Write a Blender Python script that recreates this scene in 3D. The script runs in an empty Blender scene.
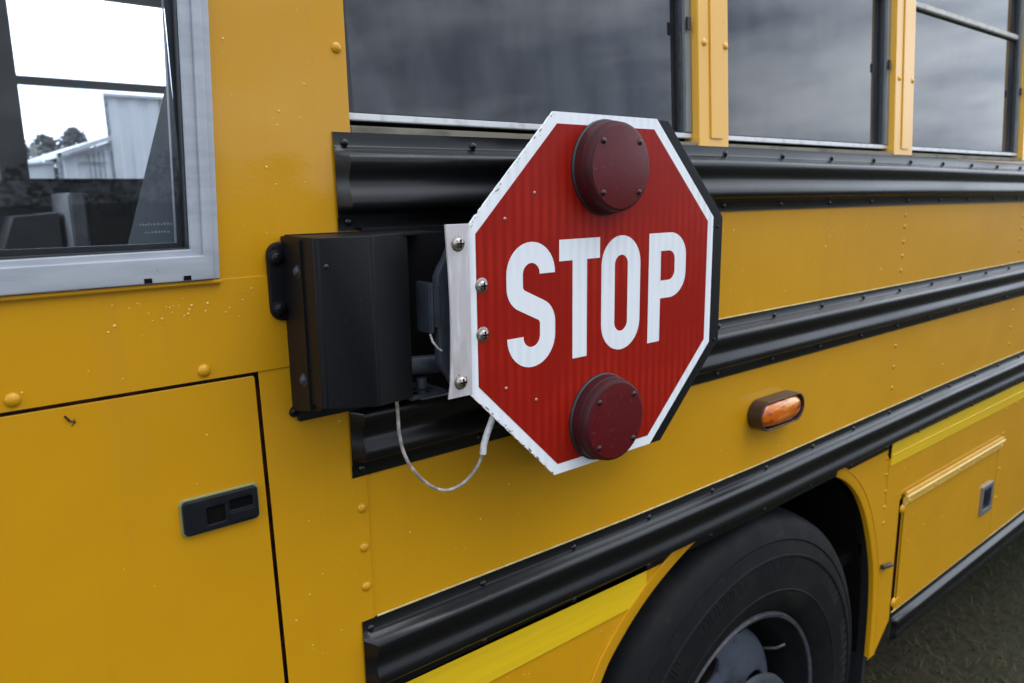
import bpy, bmesh, math, random
from mathutils import Vector, Matrix
random.seed(7)
S = bpy.context.scene
COL = S.collection
R = math.radians

# ------------------------------------------------------------------ camera
cam_d = bpy.data.cameras.new("camera"); cam = bpy.data.objects.new("camera", cam_d); COL.objects.link(cam)
S.camera = cam
cam_d.sensor_width = 36.0
cam_d.lens = 36.0 * 757.0 / 1024.0
cam_d.clip_start = 0.02; cam_d.clip_end = 600
ra = Vector((0.77067751, -0.63707999, -0.01361098)); ua = Vector((0.133546, 0.14059186, 0.98101957)); fa = Vector((0.62307435, 0.75786741, -0.19343047))
CAM = Vector((0, -0.7963, 0))
cam.matrix_world = Matrix(((ra.x, ua.x, -fa.x, CAM.x), (ra.y, ua.y, -fa.y, CAM.y), (ra.z, ua.z, -fa.z, CAM.z), (0, 0, 0, 1)))
cam_d.dof.use_dof = True
cam_d.dof.focus_distance = 0.90
cam_d.dof.aperture_fstop = 7.5

# ------------------------------------------------------------------ sky and sun (overcast)
world = bpy.data.worlds.new("World"); S.world = world; world.use_nodes = True
nt = world.node_tree; nt.nodes.clear()
def wn(t, **k):
    n = nt.nodes.new(t)
    for a, b in k.items(): setattr(n, a, b)
    return n
SUN_EL, SUN_AZ = R(55), R(155)          # azimuth of the sun measured from +y towards +x
out = wn('ShaderNodeOutputWorld'); bg = wn('ShaderNodeBackground'); bg.inputs['Strength'].default_value = 0.1
sky = wn('ShaderNodeTexSky'); sky.sky_type = 'NISHITA'; sky.sun_disc = False
sky.sun_elevation = SUN_EL; sky.sun_rotation = SUN_AZ; sky.dust_density = 3.0
tc = wn('ShaderNodeTexCoord'); mp = wn('ShaderNodeMapping'); mp.inputs['Scale'].default_value = (1.3, 1.3, 4.0); mp.inputs['Location'].default_value = (3.1, 1.7, 0.4)
n1 = wn('ShaderNodeTexNoise'); n1.inputs['Scale'].default_value = 2.0; n1.inputs['Detail'].default_value = 7; n1.inputs['Roughness'].default_value = 0.55
cr = wn('ShaderNodeValToRGB')
cr.color_ramp.elements[0].position = 0.38; cr.color_ramp.elements[0].color = (4.3, 5.2, 6.9, 1)
cr.color_ramp.elements[1].position = 0.62; cr.color_ramp.elements[1].color = (13.8, 14.9, 16.4, 1)
mx = wn('ShaderNodeMixRGB'); mx.inputs['Fac'].default_value = 0.9
# the cloud deck is thinner and brighter over the far side of the bus than behind the camera
sx = wn('ShaderNodeSeparateXYZ'); mr = wn('ShaderNodeMapRange')
mr.inputs['From Min'].default_value = -0.8; mr.inputs['From Max'].default_value = 0.8
mr.inputs['To Min'].default_value = 0.8; mr.inputs['To Max'].default_value = 3.6
mul = wn('ShaderNodeMixRGB'); mul.blend_type = 'MULTIPLY'; mul.inputs['Fac'].default_value = 1
L = nt.links.new
L(tc.outputs['Generated'], mp.inputs['Vector']); L(mp.outputs['Vector'], n1.inputs['Vector']); L(n1.outputs['Fac'], cr.inputs['Fac'])
L(sky.outputs['Color'], mx.inputs['Color1']); L(cr.outputs['Color'], mx.inputs['Color2'])
L(tc.outputs['Generated'], sx.inputs['Vector']); L(sx.outputs['Y'], mr.inputs['Value'])
L(mx.outputs['Color'], mul.inputs['Color1']); L(mr.outputs['Result'], mul.inputs['Color2'])
L(mul.outputs['Color'], bg.inputs['Color']); L(bg.outputs['Background'], out.inputs['Surface'])
sd = bpy.data.lights.new("sun", 'SUN'); sd.energy = 0.6; sd.angle = R(35); sd.color = (1.0, 0.97, 0.92)
sun = bpy.data.objects.new("sun", sd); COL.objects.link(sun)
sdir = Vector((math.sin(SUN_AZ) * math.cos(SUN_EL), math.cos(SUN_AZ) * math.cos(SUN_EL), math.sin(SUN_EL)))
sun.rotation_euler = sdir.to_track_quat('Z', 'Y').to_euler(); sun.location = (0, -5, 8)
S.view_settings.view_transform = 'Standard'; S.view_settings.look = 'None'; S.view_settings.exposure = 0.46; S.view_settings.gamma = 1.0
S.render.resolution_x = 1024; S.render.resolution_y = 683

# ------------------------------------------------------------------ materials
def mat(name, base, rough=0.5, metal=0.0, coat=0.0, coat_r=0.05, spec=0.5, noise=None, bump=None, rnoise=None, extra=None, **kw):
    """noise=(scale, colour2, lo, hi, stretch)  bump=(scale, strength, distance)  rnoise=(scale, rough2)"""
    m = bpy.data.materials.new(name); m.use_nodes = True
    t = m.node_tree; b = t.nodes['Principled BSDF']
    b.inputs['Base Color'].default_value = (*base, 1); b.inputs['Roughness'].default_value = rough
    b.inputs['Metallic'].default_value = metal; b.inputs['Coat Weight'].default_value = coat; b.inputs['Coat Roughness'].default_value = coat_r
    b.inputs['Specular IOR Level'].default_value = spec
    for k, v in kw.items(): b.inputs[k.replace('_', ' ')].default_value = v
    tc = t.nodes.new('ShaderNodeTexCoord')
    def nz(scale, detail=4, stretch=(1, 1, 1)):
        mp = t.nodes.new('ShaderNodeMapping'); mp.inputs['Scale'].default_value = stretch
        n = t.nodes.new('ShaderNodeTexNoise'); n.inputs['Scale'].default_value = scale; n.inputs['Detail'].default_value = detail
        t.links.new(tc.outputs['Object'], mp.inputs['Vector']); t.links.new(mp.outputs['Vector'], n.inputs['Vector'])
        return n
    if noise:
        layers = noise if isinstance(noise, list) else [noise]
        cur = None
        for (sc, c2, lo, hi, *st) in layers:
            n = nz(sc, 5, st[0] if st else (1, 1, 1))
            mr = t.nodes.new('ShaderNodeMapRange'); mr.inputs['From Min'].default_value = lo; mr.inputs['From Max'].default_value = hi
            mxx = t.nodes.new('ShaderNodeMixRGB'); mxx.inputs['Color1'].default_value = (*base, 1); mxx.inputs['Color2'].default_value = (*c2, 1)
            t.links.new(n.outputs['Fac'], mr.inputs['Value']); t.links.new(mr.outputs['Result'], mxx.inputs['Fac'])
            if cur: t.links.new(cur.outputs['Color'], mxx.inputs['Color1'])
            cur = mxx
        t.links.new(cur.outputs['Color'], b.inputs['Base Color'])
    if rnoise:
        n = nz(rnoise[0], 5, rnoise[2] if len(rnoise) > 2 else (1, 1, 1)); mr = t.nodes.new('ShaderNodeMapRange')
        mr.inputs['From Min'].default_value = 0.35; mr.inputs['From Max'].default_value = 0.65
        mr.inputs['To Min'].default_value = rough; mr.inputs['To Max'].default_value = rnoise[1]
        t.links.new(n.outputs['Fac'], mr.inputs['Value']); t.links.new(mr.outputs['Result'], b.inputs['Roughness'])
    if bump:
        prev = None
        for (sc, st, di, *stretch) in (bump if isinstance(bump, list) else [bump]):
            n = nz(sc, 3, stretch[0] if stretch else (1, 1, 1)); bp = t.nodes.new('ShaderNodeBump')
            bp.inputs['Strength'].default_value = st; bp.inputs['Distance'].default_value = di
            t.links.new(n.outputs['Fac'], bp.inputs['Height'])
            if prev: t.links.new(prev.outputs['Normal'], bp.inputs['Normal'])
            prev = bp
        t.links.new(prev.outputs['Normal'], b.inputs['Normal'])
        if coat: t.links.new(prev.outputs['Normal'], b.inputs['Coat Normal'])
    if extra: extra(m, t, b, tc, nz)
    return m

M = {}
M['yellow'] = mat('school_yellow_paint', (0.585, 0.281, 0.0045), 0.40, spec=0.12, coat=0.68, coat_r=0.06, noise=[(3.0, (0.555, 0.266, 0.005), 0.35, 0.7), (140, (0.54, 0.25, 0.012), 0.66, 0.8), (7, (0.548, 0.258, 0.010), 0.56, 0.78, (5, 1, .35))],
                  bump=[(2.4, 0.8, 0.010), (9, 0.22, 0.0025), (260, 0.10, 0.0005)], rnoise=(9, 0.52))
M['sky_sheen'] = mat('sky_sheen_pillar_paint', (0.80, 0.43, 0.05), 0.34, spec=0.3, coat=0.5, coat_r=0.15, noise=[(3.0, (0.76, 0.40, 0.045), 0.35, 0.7), (90, (0.55, 0.30, 0.04), 0.68, 0.8)], bump=[(240, 0.12, 0.0006)])  # yellow made paler: the bright sky reflection on the pillars is in the colour
M['tape'] = mat('lemon_reflective_tape', (0.78, 0.50, 0.008), 0.35, coat=0.4, bump=[(30, 0.2, 0.001, (.2, 1, 6))], noise=(8, (0.70, 0.45, 0.01), 0.4, 0.7, (0.5, 1, 12)))
M['black'] = mat('black_semigloss_paint', (0.0035, 0.0037, 0.0047), 0.24, spec=0.45, rnoise=(9, 0.36, (.3, 1, 2)), bump=[(6, 0.15, 0.004, (1, 1, 1)), (320, 0.1, 0.0005)], noise=(60, (0.010, 0.010, 0.012), 0.6, 0.8))
M['housing'] = mat('black_powder_coat', (0.0045, 0.0045, 0.006), 0.48, spec=0.24, bump=(420, 0.25, 0.0006), rnoise=(12, 0.5), noise=(30, (0.009, 0.009, 0.010), 0.6, 0.8))
M['dark'] = mat('shadowed_cavity_black', (0.004, 0.004, 0.004), 0.9, spec=0.05, noise=(20, (0.007, 0.006, 0.005), 0.4, 0.7))
M['primer'] = mat('rusty_gap_edge', (0.13, 0.030, 0.008), 0.8, noise=(60, (0.02, 0.008, 0.004), 0.4, 0.6))
M['greymetal'] = mat('grey_painted_steel', (0.036, 0.042, 0.055), 0.45, spec=0.4, noise=(40, (0.022, 0.025, 0.03), 0.45, 0.7), bump=(200, 0.15, 0.0006))
M['alum'] = mat('weathered_aluminium', (0.42, 0.44, 0.48), 0.42, metal=0.35, noise=[(18, (0.33, 0.35, 0.39), 0.4, 0.75, (1, 1, 5)), (140, (0.25, 0.26, 0.28), 0.68, 0.8)], rnoise=(30, 0.55), bump=(150, 0.15, 0.0005))
M['jamb'] = mat('dull_grey_jamb_metal', (0.23, 0.245, 0.25), 0.45, metal=0.3, noise=[(25, (0.16, 0.17, 0.17), 0.45, 0.75, (6, 1, .6))])
M['sash'] = mat('tan_grey_sash_metal', (0.42, 0.41, 0.35), 0.45, metal=0.2, noise=(40, (0.28, 0.27, 0.23), 0.45, 0.7))
M['sill'] = mat('pale_window_sill_metal', (0.62, 0.63, 0.63), 0.4, metal=0.3, noise=(60, (0.4, 0.4, 0.38), 0.5, 0.75))
M['sillflange'] = mat('grimy_tan_sill_flange', (0.20, 0.18, 0.13), 0.6, noise=(50, (0.10, 0.09, 0.07), 0.45, 0.65, (.3, 1, 1)))
M['rubber'] = mat('black_window_rubber', (0.014, 0.015, 0.017), 0.55, noise=(80, (0.03, 0.03, 0.03), 0.55, 0.75))
M['seal'] = mat('grey_window_channel', (0.045, 0.05, 0.06), 0.5, noise=(80, (0.03, 0.03, 0.03), 0.45, 0.7))
M['zinc'] = mat('zinc_plated_screw', (0.42, 0.38, 0.34), 0.32, metal=0.9, noise=(500, (0.12, 0.08, 0.06), 0.5, 0.7))
M['letter'] = mat('white_reflective_letter', (0.74, 0.79, 0.84), 0.38)
M['cable'] = mat('grey_braided_cable', (0.22, 0.19, 0.17), 0.5, bump=(900, 0.6, 0.0006), noise=(90, (0.42, 0.38, 0.34), 0.45, 0.65))
M['sleeve'] = mat('white_cable_sleeve', (0.62, 0.62, 0.60), 0.45, noise=(90, (0.4, 0.38, 0.35), 0.5, 0.75))

def wave_extra(base, c2, amt, white=False):
    def f(m, t, b, tc, nz):
        # vertical micro-prism columns of the reflective sheeting: width about 6.5 mm, fading in and out over the face
        mp = t.nodes.new('ShaderNodeMapping'); t.links.new(tc.outputs['Object'], mp.inputs['Vector'])
        w = t.nodes.new('ShaderNodeTexWave'); w.wave_type = 'BANDS'; w.bands_direction = 'X'; w.wave_profile = 'SIN'
        w.inputs['Scale'].default_value = 22; w.inputs['Distortion'].default_value = 0.6; w.inputs['Detail'].default_value = 1
        n = nz(9, 2, (1, 1, 1)); mr = t.nodes.new('ShaderNodeMapRange'); mr.inputs['From Min'].default_value = 0.40; mr.inputs['From Max'].default_value = 0.62
        mr.inputs['To Max'].default_value = amt; mr.inputs['To Min'].default_value = amt * 0.15
        t.links.new(mp.outputs['Vector'], w.inputs['Vector'])
        mm = t.nodes.new('ShaderNodeMath'); mm.operation = 'MULTIPLY'
        t.links.new(n.outputs['Fac'], mr.inputs['Value']); t.links.new(w.outputs['Fac'], mm.inputs[0]); t.links.new(mr.outputs['Result'], mm.inputs[1])
        mxx = t.nodes.new('ShaderNodeMixRGB'); mxx.inputs['Color1'].default_value = (*base, 1); mxx.inputs['Color2'].default_value = (*c2, 1)
        t.links.new(mm.outputs[0], mxx.inputs['Fac'])
        # grime specks
        n2 = nz(75 if white else 130, 4); m2 = t.nodes.new('ShaderNodeMapRange'); m2.inputs['From Min'].default_value = 0.72 if white else 0.80; m2.inputs['From Max'].default_value = 0.80 if white else 0.88
        m2.inputs['To Max'].default_value = 0.75
        mx2 = t.nodes.new('ShaderNodeMixRGB'); mx2.inputs['Color2'].default_value = (0.07, 0.06, 0.05, 1) if white else (0.10, 0.02, 0.015, 1)
        t.links.new(n2.outputs['Fac'], m2.inputs['Value']); t.links.new(m2.outputs['Result'], mx2.inputs['Fac']); t.links.new(mxx.outputs['Color'], mx2.inputs['Color1'])
        t.links.new(mx2.outputs['Color'], b.inputs['Base Color'])
    return f
M['red'] = mat('red_prismatic_sheeting', (0.28, 0.009, 0.004), 0.34, spec=0.15, extra=wave_extra((0.265, 0.0085, 0.004), (0.42, 0.020, 0.008), 0.6), coat=0.0, bump=(3, 0.1, 0.004))
M['white'] = mat('white_prismatic_border', (0.72, 0.75, 0.78), 0.4, extra=wave_extra((0.84, 0.86, 0.88), (0.64, 0.67, 0.71), 0.5, True))
M['letter'] = mat('white_prismatic_letter', (0.72, 0.75, 0.78), 0.38, extra=wave_extra((0.80, 0.82, 0.84), (0.68, 0.71, 0.75), 0.6, False))
M['lens'] = mat('dusty_dark_red_lens', (0.095, 0.0045, 0.007), 0.30, spec=0.35, coat=0.0, noise=[(5, (0.075, 0.008, 0.010), 0.4, 0.7), (160, (0.14, 0.05, 0.05), 0.6, 0.8)], bump=(40, 0.1, 0.001))
M['lenswall'] = mat('dull_red_lens_wall', (0.05, 0.005, 0.007), 0.5, spec=0.25, noise=(30, (0.035, 0.007, 0.008), 0.4, 0.7))
M['screwdark'] = mat('dark_lens_screw', (0.022, 0.008, 0.009), 0.35, metal=0.2, noise=(300, (0.02, 0.01, 0.01), 0.4, 0.7))
M['tyre'] = mat('black_tyre_rubber', (0.0055, 0.0056, 0.0068), 0.6, spec=0.18, noise=[(14, (0.009, 0.009, 0.0095), 0.45, 0.75), (5, (0.020, 0.018, 0.015), 0.52, 0.75), (45, (0.024, 0.022, 0.018), 0.62, 0.72), (90, (0.006, 0.006, 0.006), 0.5, 0.7)], bump=[(180, 0.25, 0.0015)], rnoise=(25, 0.7))
M['rim'] = mat('blue_grey_wheel_paint', (0.085, 0.100, 0.130), 0.42, noise=[(16, (0.05, 0.058, 0.07), 0.5, 0.75), (34, (0.03, 0.03, 0.033), 0.60, 0.70)], bump=(90, 0.15, 0.001))
M['hubpaint'] = mat('worn_dark_hub_paint', (0.06, 0.065, 0.075), 0.4, metal=0.3, noise=(40, (0.03, 0.03, 0.03), 0.5, 0.7))
M['barrel'] = mat('shaded_grimy_rim_barrel', (0.007, 0.008, 0.009), 0.6, spec=0.2, noise=(20, (0.012, 0.012, 0.012), 0.4, 0.7))  # near black: grime plus the deep shade inside the rim, put into the colour
M['rimlip'] = mat('worn_rim_edge', (0.05, 0.056, 0.068), 0.5, metal=0.2, noise=(60, (0.1, 0.1, 0.1), 0.45, 0.7))
M['rust'] = mat('rusty_brake_drum', (0.075, 0.05, 0.035), 0.75, noise=(24, (0.17, 0.14, 0.11), 0.45, 0.7), bump=(60, 0.4, 0.002))
M['ambercase'] = mat('dark_lamp_gasket', (0.040, 0.013, 0.007), 0.4, coat=0.3, noise=(60, (0.015, 0.01, 0.01), 0.4, 0.7))
M['latch'] = mat('black_latch_plastic', (0.006, 0.007, 0.010), 0.42, spec=0.3, noise=(60, (0.012, 0.014, 0.02), 0.55, 0.8), bump=(300, 0.2, 0.0005))
M['seat'] = mat('blue_black_vinyl', (0.012, 0.021, 0.030), 0.75, spec=0.08, noise=(20, (0.016, 0.027, 0.037), 0.4, 0.7), bump=(80, 0.2, 0.002))
M['interior'] = mat('grey_interior_panel', (0.10, 0.105, 0.11), 0.6, noise=(12, (0.07, 0.075, 0.08), 0.4, 0.7))
M['greybox'] = mat('charcoal_plastic', (0.02, 0.021, 0.023), 0.5, noise=(18, (0.03, 0.03, 0.035), 0.4, 0.7))
M['palebox'] = mat('pale_grey_plastic', (0.35, 0.36, 0.38), 0.5, noise=(18, (0.25, 0.26, 0.28), 0.4, 0.7))
M['corr'] = mat('white_corrugated_steel', (0.88, 0.90, 0.93), 0.45, noise=(3, (0.82, 0.84, 0.88), 0.4, 0.7, (4, 4, .4)))
M['roofm'] = mat('pale_metal_roof', (0.75, 0.77, 0.80), 0.4, noise=(3, (0.6, 0.62, 0.66), 0.4, 0.7))
M['trim'] = mat('dark_trim_metal', (0.40, 0.42, 0.45), 0.5, noise=(8, (0.15, 0.16, 0.18), 0.4, 0.7))
M['bark'] = mat('grey_brown_bark', (0.10, 0.085, 0.07), 0.9, noise=(8, (0.06, 0.05, 0.04), 0.4, 0.7))
M['leaf'] = mat('winter_foliage', (0.060, 0.062, 0.050), 0.8, noise=(2, (0.09, 0.08, 0.07), 0.4, 0.7))
M['bare'] = mat('bare_grey_twigs', (0.17, 0.165, 0.16), 0.9, noise=(2, (0.12, 0.12, 0.115), 0.4, 0.7))
M['grass'] = mat('dull_grass_blade', (0.055, 0.066, 0.024), 0.8, spec=0.15, noise=(3, (0.10, 0.085, 0.045), 0.45, 0.65))
M['soil'] = mat('damp_grassy_ground', (0.024, 0.025, 0.013), 0.95, spec=0.1, noise=[(1.2, (0.042, 0.036, 0.022), 0.4, 0.65), (30, (0.02, 0.02, 0.012), 0.45, 0.7)], bump=(25, 0.6, 0.02))

def glass(name, tint, ior, dirt=0.02, dirtc=(0.5, 0.52, 0.55), st=(3, 1, 1.2)):
    m = bpy.data.materials.new(name); m.use_nodes = True; t = m.node_tree; t.nodes.clear()
    o = t.nodes.new('ShaderNodeOutputMaterial'); tr = t.nodes.new('ShaderNodeBsdfTransparent'); tr.inputs['Color'].default_value = (*tint, 1)
    gl = t.nodes.new('ShaderNodeBsdfGlossy'); gl.inputs['Roughness'].default_value = 0.015
    fr = t.nodes.new('ShaderNodeFresnel'); fr.inputs['IOR'].default_value = ior
    mxs = t.nodes.new('ShaderNodeMixShader'); df = t.nodes.new('ShaderNodeBsdfDiffuse'); df.inputs['Color'].default_value = (*dirtc, 1)
    tc = t.nodes.new('ShaderNodeTexCoord'); mp = t.nodes.new('ShaderNodeMapping'); mp.inputs['Scale'].default_value = st
    n = t.nodes.new('ShaderNodeTexNoise'); n.inputs['Scale'].default_value = 6; n.inputs['Detail'].default_value = 6
    mr = t.nodes.new('ShaderNodeMapRange'); mr.inputs['From Min'].default_value = 0.35; mr.inputs['From Max'].default_value = 0.75; mr.inputs['To Min'].default_value = dirt * 0.3; mr.inputs['To Max'].default_value = dirt * 1.6
    n2 = t.nodes.new('ShaderNodeTexNoise'); n2.inputs['Scale'].default_value = 2.2; bp = t.nodes.new('ShaderNodeBump'); bp.inputs['Strength'].default_value = 0.05; bp.inputs['Distance'].default_value = 0.02
    m2 = t.nodes.new('ShaderNodeMixShader')
    k = t.links.new
    k(tc.outputs['Object'], mp.inputs['Vector']); k(mp.outputs['Vector'], n.inputs['Vector']); k(tc.outputs['Object'], n2.inputs['Vector']); k(n2.outputs['Fac'], bp.inputs['Height'])
    k(bp.outputs['Normal'], gl.inputs['Normal']); k(n.outputs['Fac'], mr.inputs['Value'])
    k(fr.outputs['Fac'], mxs.inputs['Fac']); k(tr.outputs[0], mxs.inputs[1]); k(gl.outputs[0], mxs.inputs[2])
    k(mr.outputs['Result'], m2.inputs['Fac']); k(mxs.outputs[0], m2.inputs[1]); k(df.outputs[0], m2.inputs[2]); k(m2.outputs[0], o.inputs['Surface'])
    return m
M['tinted'] = glass('tinted_window_glass', (0.22, 0.24, 0.26), 1.88, 0.06, (0.5, 0.52, 0.55), (3.5, 1, 1.2))
M['fartint'] = glass('far_tinted_glass', (0.42, 0.45, 0.48), 1.4, 0.02)
M['clear'] = glass('clear_window_glass', (0.88, 0.90, 0.92), 1.38, 0.012)
m = bpy.data.materials.new('clear_water'); m.use_nodes = True; b = m.node_tree.nodes['Principled BSDF']
b.inputs['Transmission Weight'].default_value = 1; b.inputs['IOR'].default_value = 1.33; b.inputs['Roughness'].default_value = 0.02; M['water'] = m
m = mat('amber_lamp_lens', (0.78, 0.16, 0.006), 0.10, coat=0.6, bump=(45, 0.5, 0.003, (.4, 1, 1.6)), noise=[(26, (0.95, 0.40, 0.06), 0.47, 0.60, (.5, 1, 2)), (40, (0.30, 0.04, 0.01), 0.52, 0.62, (.5, 1, 2))]); m.node_tree.nodes['Principled BSDF'].inputs['Transmission Weight'].default_value = 0.3; M['amber'] = m
M['bead'] = mat('sky_glint_rain_bead', (0.74, 0.44, 0.09), 0.08, coat=1.0, noise=(50, (0.8, 0.5, 0.12), .4, .6))  # sky glint of the droplets is put into this opaque pale colour
M['reflector'] = mat('silver_lamp_reflector', (0.8, 0.62, 0.45), 0.2, metal=0.9, bump=(140, 0.9, 0.004), noise=(60, (0.9, 0.8, 0.7), 0.4, 0.6))

# ------------------------------------------------------------------ builders
class MB:
    def __init__(s): s.bm = bmesh.new()
    def box(s, x0, x1, y0, y1, z0, z1, bev=0):
        r = bmesh.ops.create_cube(s.bm, size=1); vs = r['verts']
        for v in vs:
            v.co = Vector((x0 + (v.co.x + .5) * (x1 - x0), y0 + (v.co.y + .5) * (y1 - y0), z0 + (v.co.z + .5) * (z1 - z0)))
        if bev:
            es = list({e for v in vs for e in v.link_edges}); bmesh.ops.bevel(s.bm, geom=es, offset=bev, segments=2, affect='EDGES')
        return s
    def dome(s, x, y, z, r, h, n=12, rings=4, axis='-y'):
        """low dome standing on the plane y, bulging towards -y (or along axis)"""
        rows = []
        for i in range(rings):
            a = i / rings * math.pi / 2; rr, hh = r * math.cos(a), h * math.sin(a)
            row = []
            for k in range(n):
                t = 2 * math.pi * k / n; row.append(s.bm.verts.new(s._ax(x, y, z, rr * math.cos(t), rr * math.sin(t), hh, axis)))
            rows.append(row)
        top = s.bm.verts.new(s._ax(x, y, z, 0, 0, h, axis))
        for i in range(rings - 1):
            for k in range(n): s.bm.faces.new((rows[i][k], rows[i][(k + 1) % n], rows[i + 1][(k + 1) % n], rows[i + 1][k]))
        for k in range(n): s.bm.faces.new((rows[-1][k], rows[-1][(k + 1) % n], top))
        return s
    def _ax(s, x, y, z, a, b, h, axis):
        if axis == '-y': return (x + a, y - h, z + b)
        if axis == '-x': return (x - h, y - a, z + b)
        return (x + a, y + b, z + h)
    def lathe(s, x, z, prof, n=64):
        """prof: list of (radius, y); revolve about the y axis through (x, z)"""
        rows = [[s.bm.verts.new((x + r * math.cos(2 * math.pi * k / n), y, z + r * math.sin(2 * math.pi * k / n))) for k in range(n)] if r > 1e-6 else [s.bm.verts.new((x, y, z))] for r, y in prof]
        for a, b in zip(rows, rows[1:]):
            for k in range(n):
                k2 = (k + 1) % n
                if len(a) == 1 and len(b) == 1: continue
                if len(b) == 1: s.bm.faces.new((a[k], a[k2], b[0]))
                elif len(a) == 1: s.bm.faces.new((a[0], b[k2], b[k]))
                else: s.bm.faces.new((a[k], a[k2], b[k2], b[k]))
        return s
    def extr(s, prof, xs, zoff=None, cap=True):
        """prof: list of (y, z) swept along x positions xs; zoff(x) optional shift"""
        rows = []
        for x in xs:
            d = zoff(x) if zoff else 0
            rows.append([s.bm.verts.new((x, y, z + d)) for y, z in prof])
        for a, b in zip(rows, rows[1:]):
            for i in range(len(prof) - 1): s.bm.faces.new((a[i], b[i], b[i + 1], a[i + 1]))
        if cap:
            s.bm.faces.new(rows[0]); s.bm.faces.new(rows[-1])
        return s
    def tube(s, pts, r, n=10):
        pts = [Vector(p) for p in pts]; rows = []
        for i, p in enumerate(pts):
            d = (pts[min(i + 1, len(pts) - 1)] - pts[max(i - 1, 0)]).normalized()
            u = d.cross(Vector((0, 1, 0.01))).normalized(); w = d.cross(u)
            rr = r[i] if isinstance(r, (list, tuple)) else r
            rows.append([s.bm.verts.new(p + u * rr * math.cos(2 * math.pi * k / n) + w * rr * math.sin(2 * math.pi * k / n)) for k in range(n)])
        for a, b in zip(rows, rows[1:]):
            for k in range(n): s.bm.faces.new((a[k], a[(k + 1) % n], b[(k + 1) % n], b[k]))
        s.bm.faces.new(rows[0]); s.bm.faces.new(rows[-1])
        return s
    def poly(s, pts):
        s.bm.faces.new([s.bm.verts.new(p) for p in pts]); return s
    def add(s, me):
        s.bm.from_mesh(me); return s
    def build(s, name, m, parent=None, smooth=True, lean=False, ang=35):
        bmesh.ops.recalc_face_normals(s.bm, faces=s.bm.faces)
        me = bpy.data.meshes.new(name); s.bm.to_mesh(me); s.bm.free()
        return link(name, me, m, parent, smooth, lean, ang)

LEAN = 0.058
def link(name, me, m, parent=None, smooth=True, lean=False, ang=35):
    if lean:
        for v in me.vertices:
            if v.co.z > 0.075: v.co.y += LEAN * (v.co.z - 0.075)
    o = bpy.data.objects.new(name, me); COL.objects.link(o)
    me.materials.clear()
    for mm in (m if isinstance(m, list) else [m]): me.materials.append(mm)
    if smooth:
        for p in me.polygons: p.use_smooth = True
        me.set_sharp_from_angle(angle=R(ang))
    if parent is not None:
        o.parent = parent
        if parent.type == 'EMPTY': o.matrix_parent_inverse = Matrix.Translation(-Vector(parent.location))
    return o

def shape(loops, y, thick, bev=0.0):
    """flat plate from closed (x, z) loops (inner ones are holes); front face at y, thickness towards +y. Returns mesh"""
    cu = bpy.data.curves.new('tmp', 'CURVE'); cu.dimensions = '2D'; cu.fill_mode = 'BOTH'
    cu.extrude = max(thick / 2 - bev, 1e-5); cu.bevel_depth = bev; cu.bevel_resolution = 1; cu.offset = -bev
    for lp in loops:
        sp = cu.splines.new('POLY'); sp.points.add(len(lp) - 1)
        for i, (a, b) in enumerate(lp): sp.points[i].co = (a, b, 0, 1)
        sp.use_cyclic_u = True
    ob = bpy.data.objects.new('tmp', cu); COL.objects.link(ob)
    bpy.context.view_layer.update()
    me = bpy.data.meshes.new_from_object(ob.evaluated_get(bpy.context.evaluated_depsgraph_get()))
    bpy.data.objects.remove(ob); bpy.data.curves.remove(cu)
    for v in me.vertices:
        a, b, c = v.co; v.co = (a, y + thick / 2 - c, b)
    return me
def plate(name, loops, y, thick, m, parent, bev=0.0, lean=False, extra=None):
    me = shape(loops, y, thick, bev)
    mb = MB().add(me); bmesh.ops.remove_doubles(mb.bm, verts=mb.bm.verts, dist=1e-6)
    if extra: extra(mb)
    o = mb.build(name, m, parent, True, lean, 30)
    if bev > 0:
        md = o.modifiers.new('normals', 'WEIGHTED_NORMAL'); md.keep_sharp = True; md.weight = 100
    return o
def rect(x0, x1, z0, z1): return [(x0, z0), (x1, z0), (x1, z1), (x0, z1)]
def rrect(x0, x1, z0, z1, r, n=6):
    pts = []
    for cx, cz, a0 in ((x1 - r, z1 - r, 0), (x0 + r, z1 - r, 90), (x0 + r, z0 + r, 180), (x1 - r, z0 + r, 270)):
        for k in range(n + 1):
            a = R(a0 + 90 * k / n); pts.append((cx + r * math.cos(a), cz + r * math.sin(a)))
    return pts
def circ(x, z, r, n=48): return [(x + r * math.cos(2 * math.pi * k / n), z + r * math.sin(2 * math.pi * k / n)) for k in range(n)]
def empty(name, loc, label, cat, group=None):
    o = bpy.data.objects.new(name, None); COL.objects.link(o); o.location = loc; o.empty_display_size = 0.1
    o['label'] = label; o['category'] = cat
    if group: o['group'] = group
    return o
def lerp_tab(tab):
    def f(x):
        if x <= tab[0][0]: return tab[0][1]
        for (a, va), (b, vb) in zip(tab, tab[1:]):
            if x <= b: return va + (vb - va) * (x - a) / (b - a)
        return tab[-1][1]
    return f

GZ = -1.70
# ================================================================== GROUND
g = MB()
N = 60
for i in range(N):
    for j in range(N):
        pass
g.poly([(-300, -300, GZ), (300, -300, GZ), (300, 300, GZ), (-300, 300, GZ)])
go = g.build('ground', M['soil'], None, False); go['kind'] = 'structure'; go['label'] = 'damp dull grassy ground under and beside the bus'

# ================================================================== BUS
bus = empty('school_bus', (1.4, 1.2, GZ), 'yellow school bus side with black ribbed rub rails and tinted windows', 'school bus')
BX0, BX1 = -1.1, 9.2
BW = 2.4
# rivet helper
def rivets(mb, pts, r=0.0062, h=0.0034, y=0.0):
    for x, z in pts: mb.dome(x, y, z, r, h, 14, 4)

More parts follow.
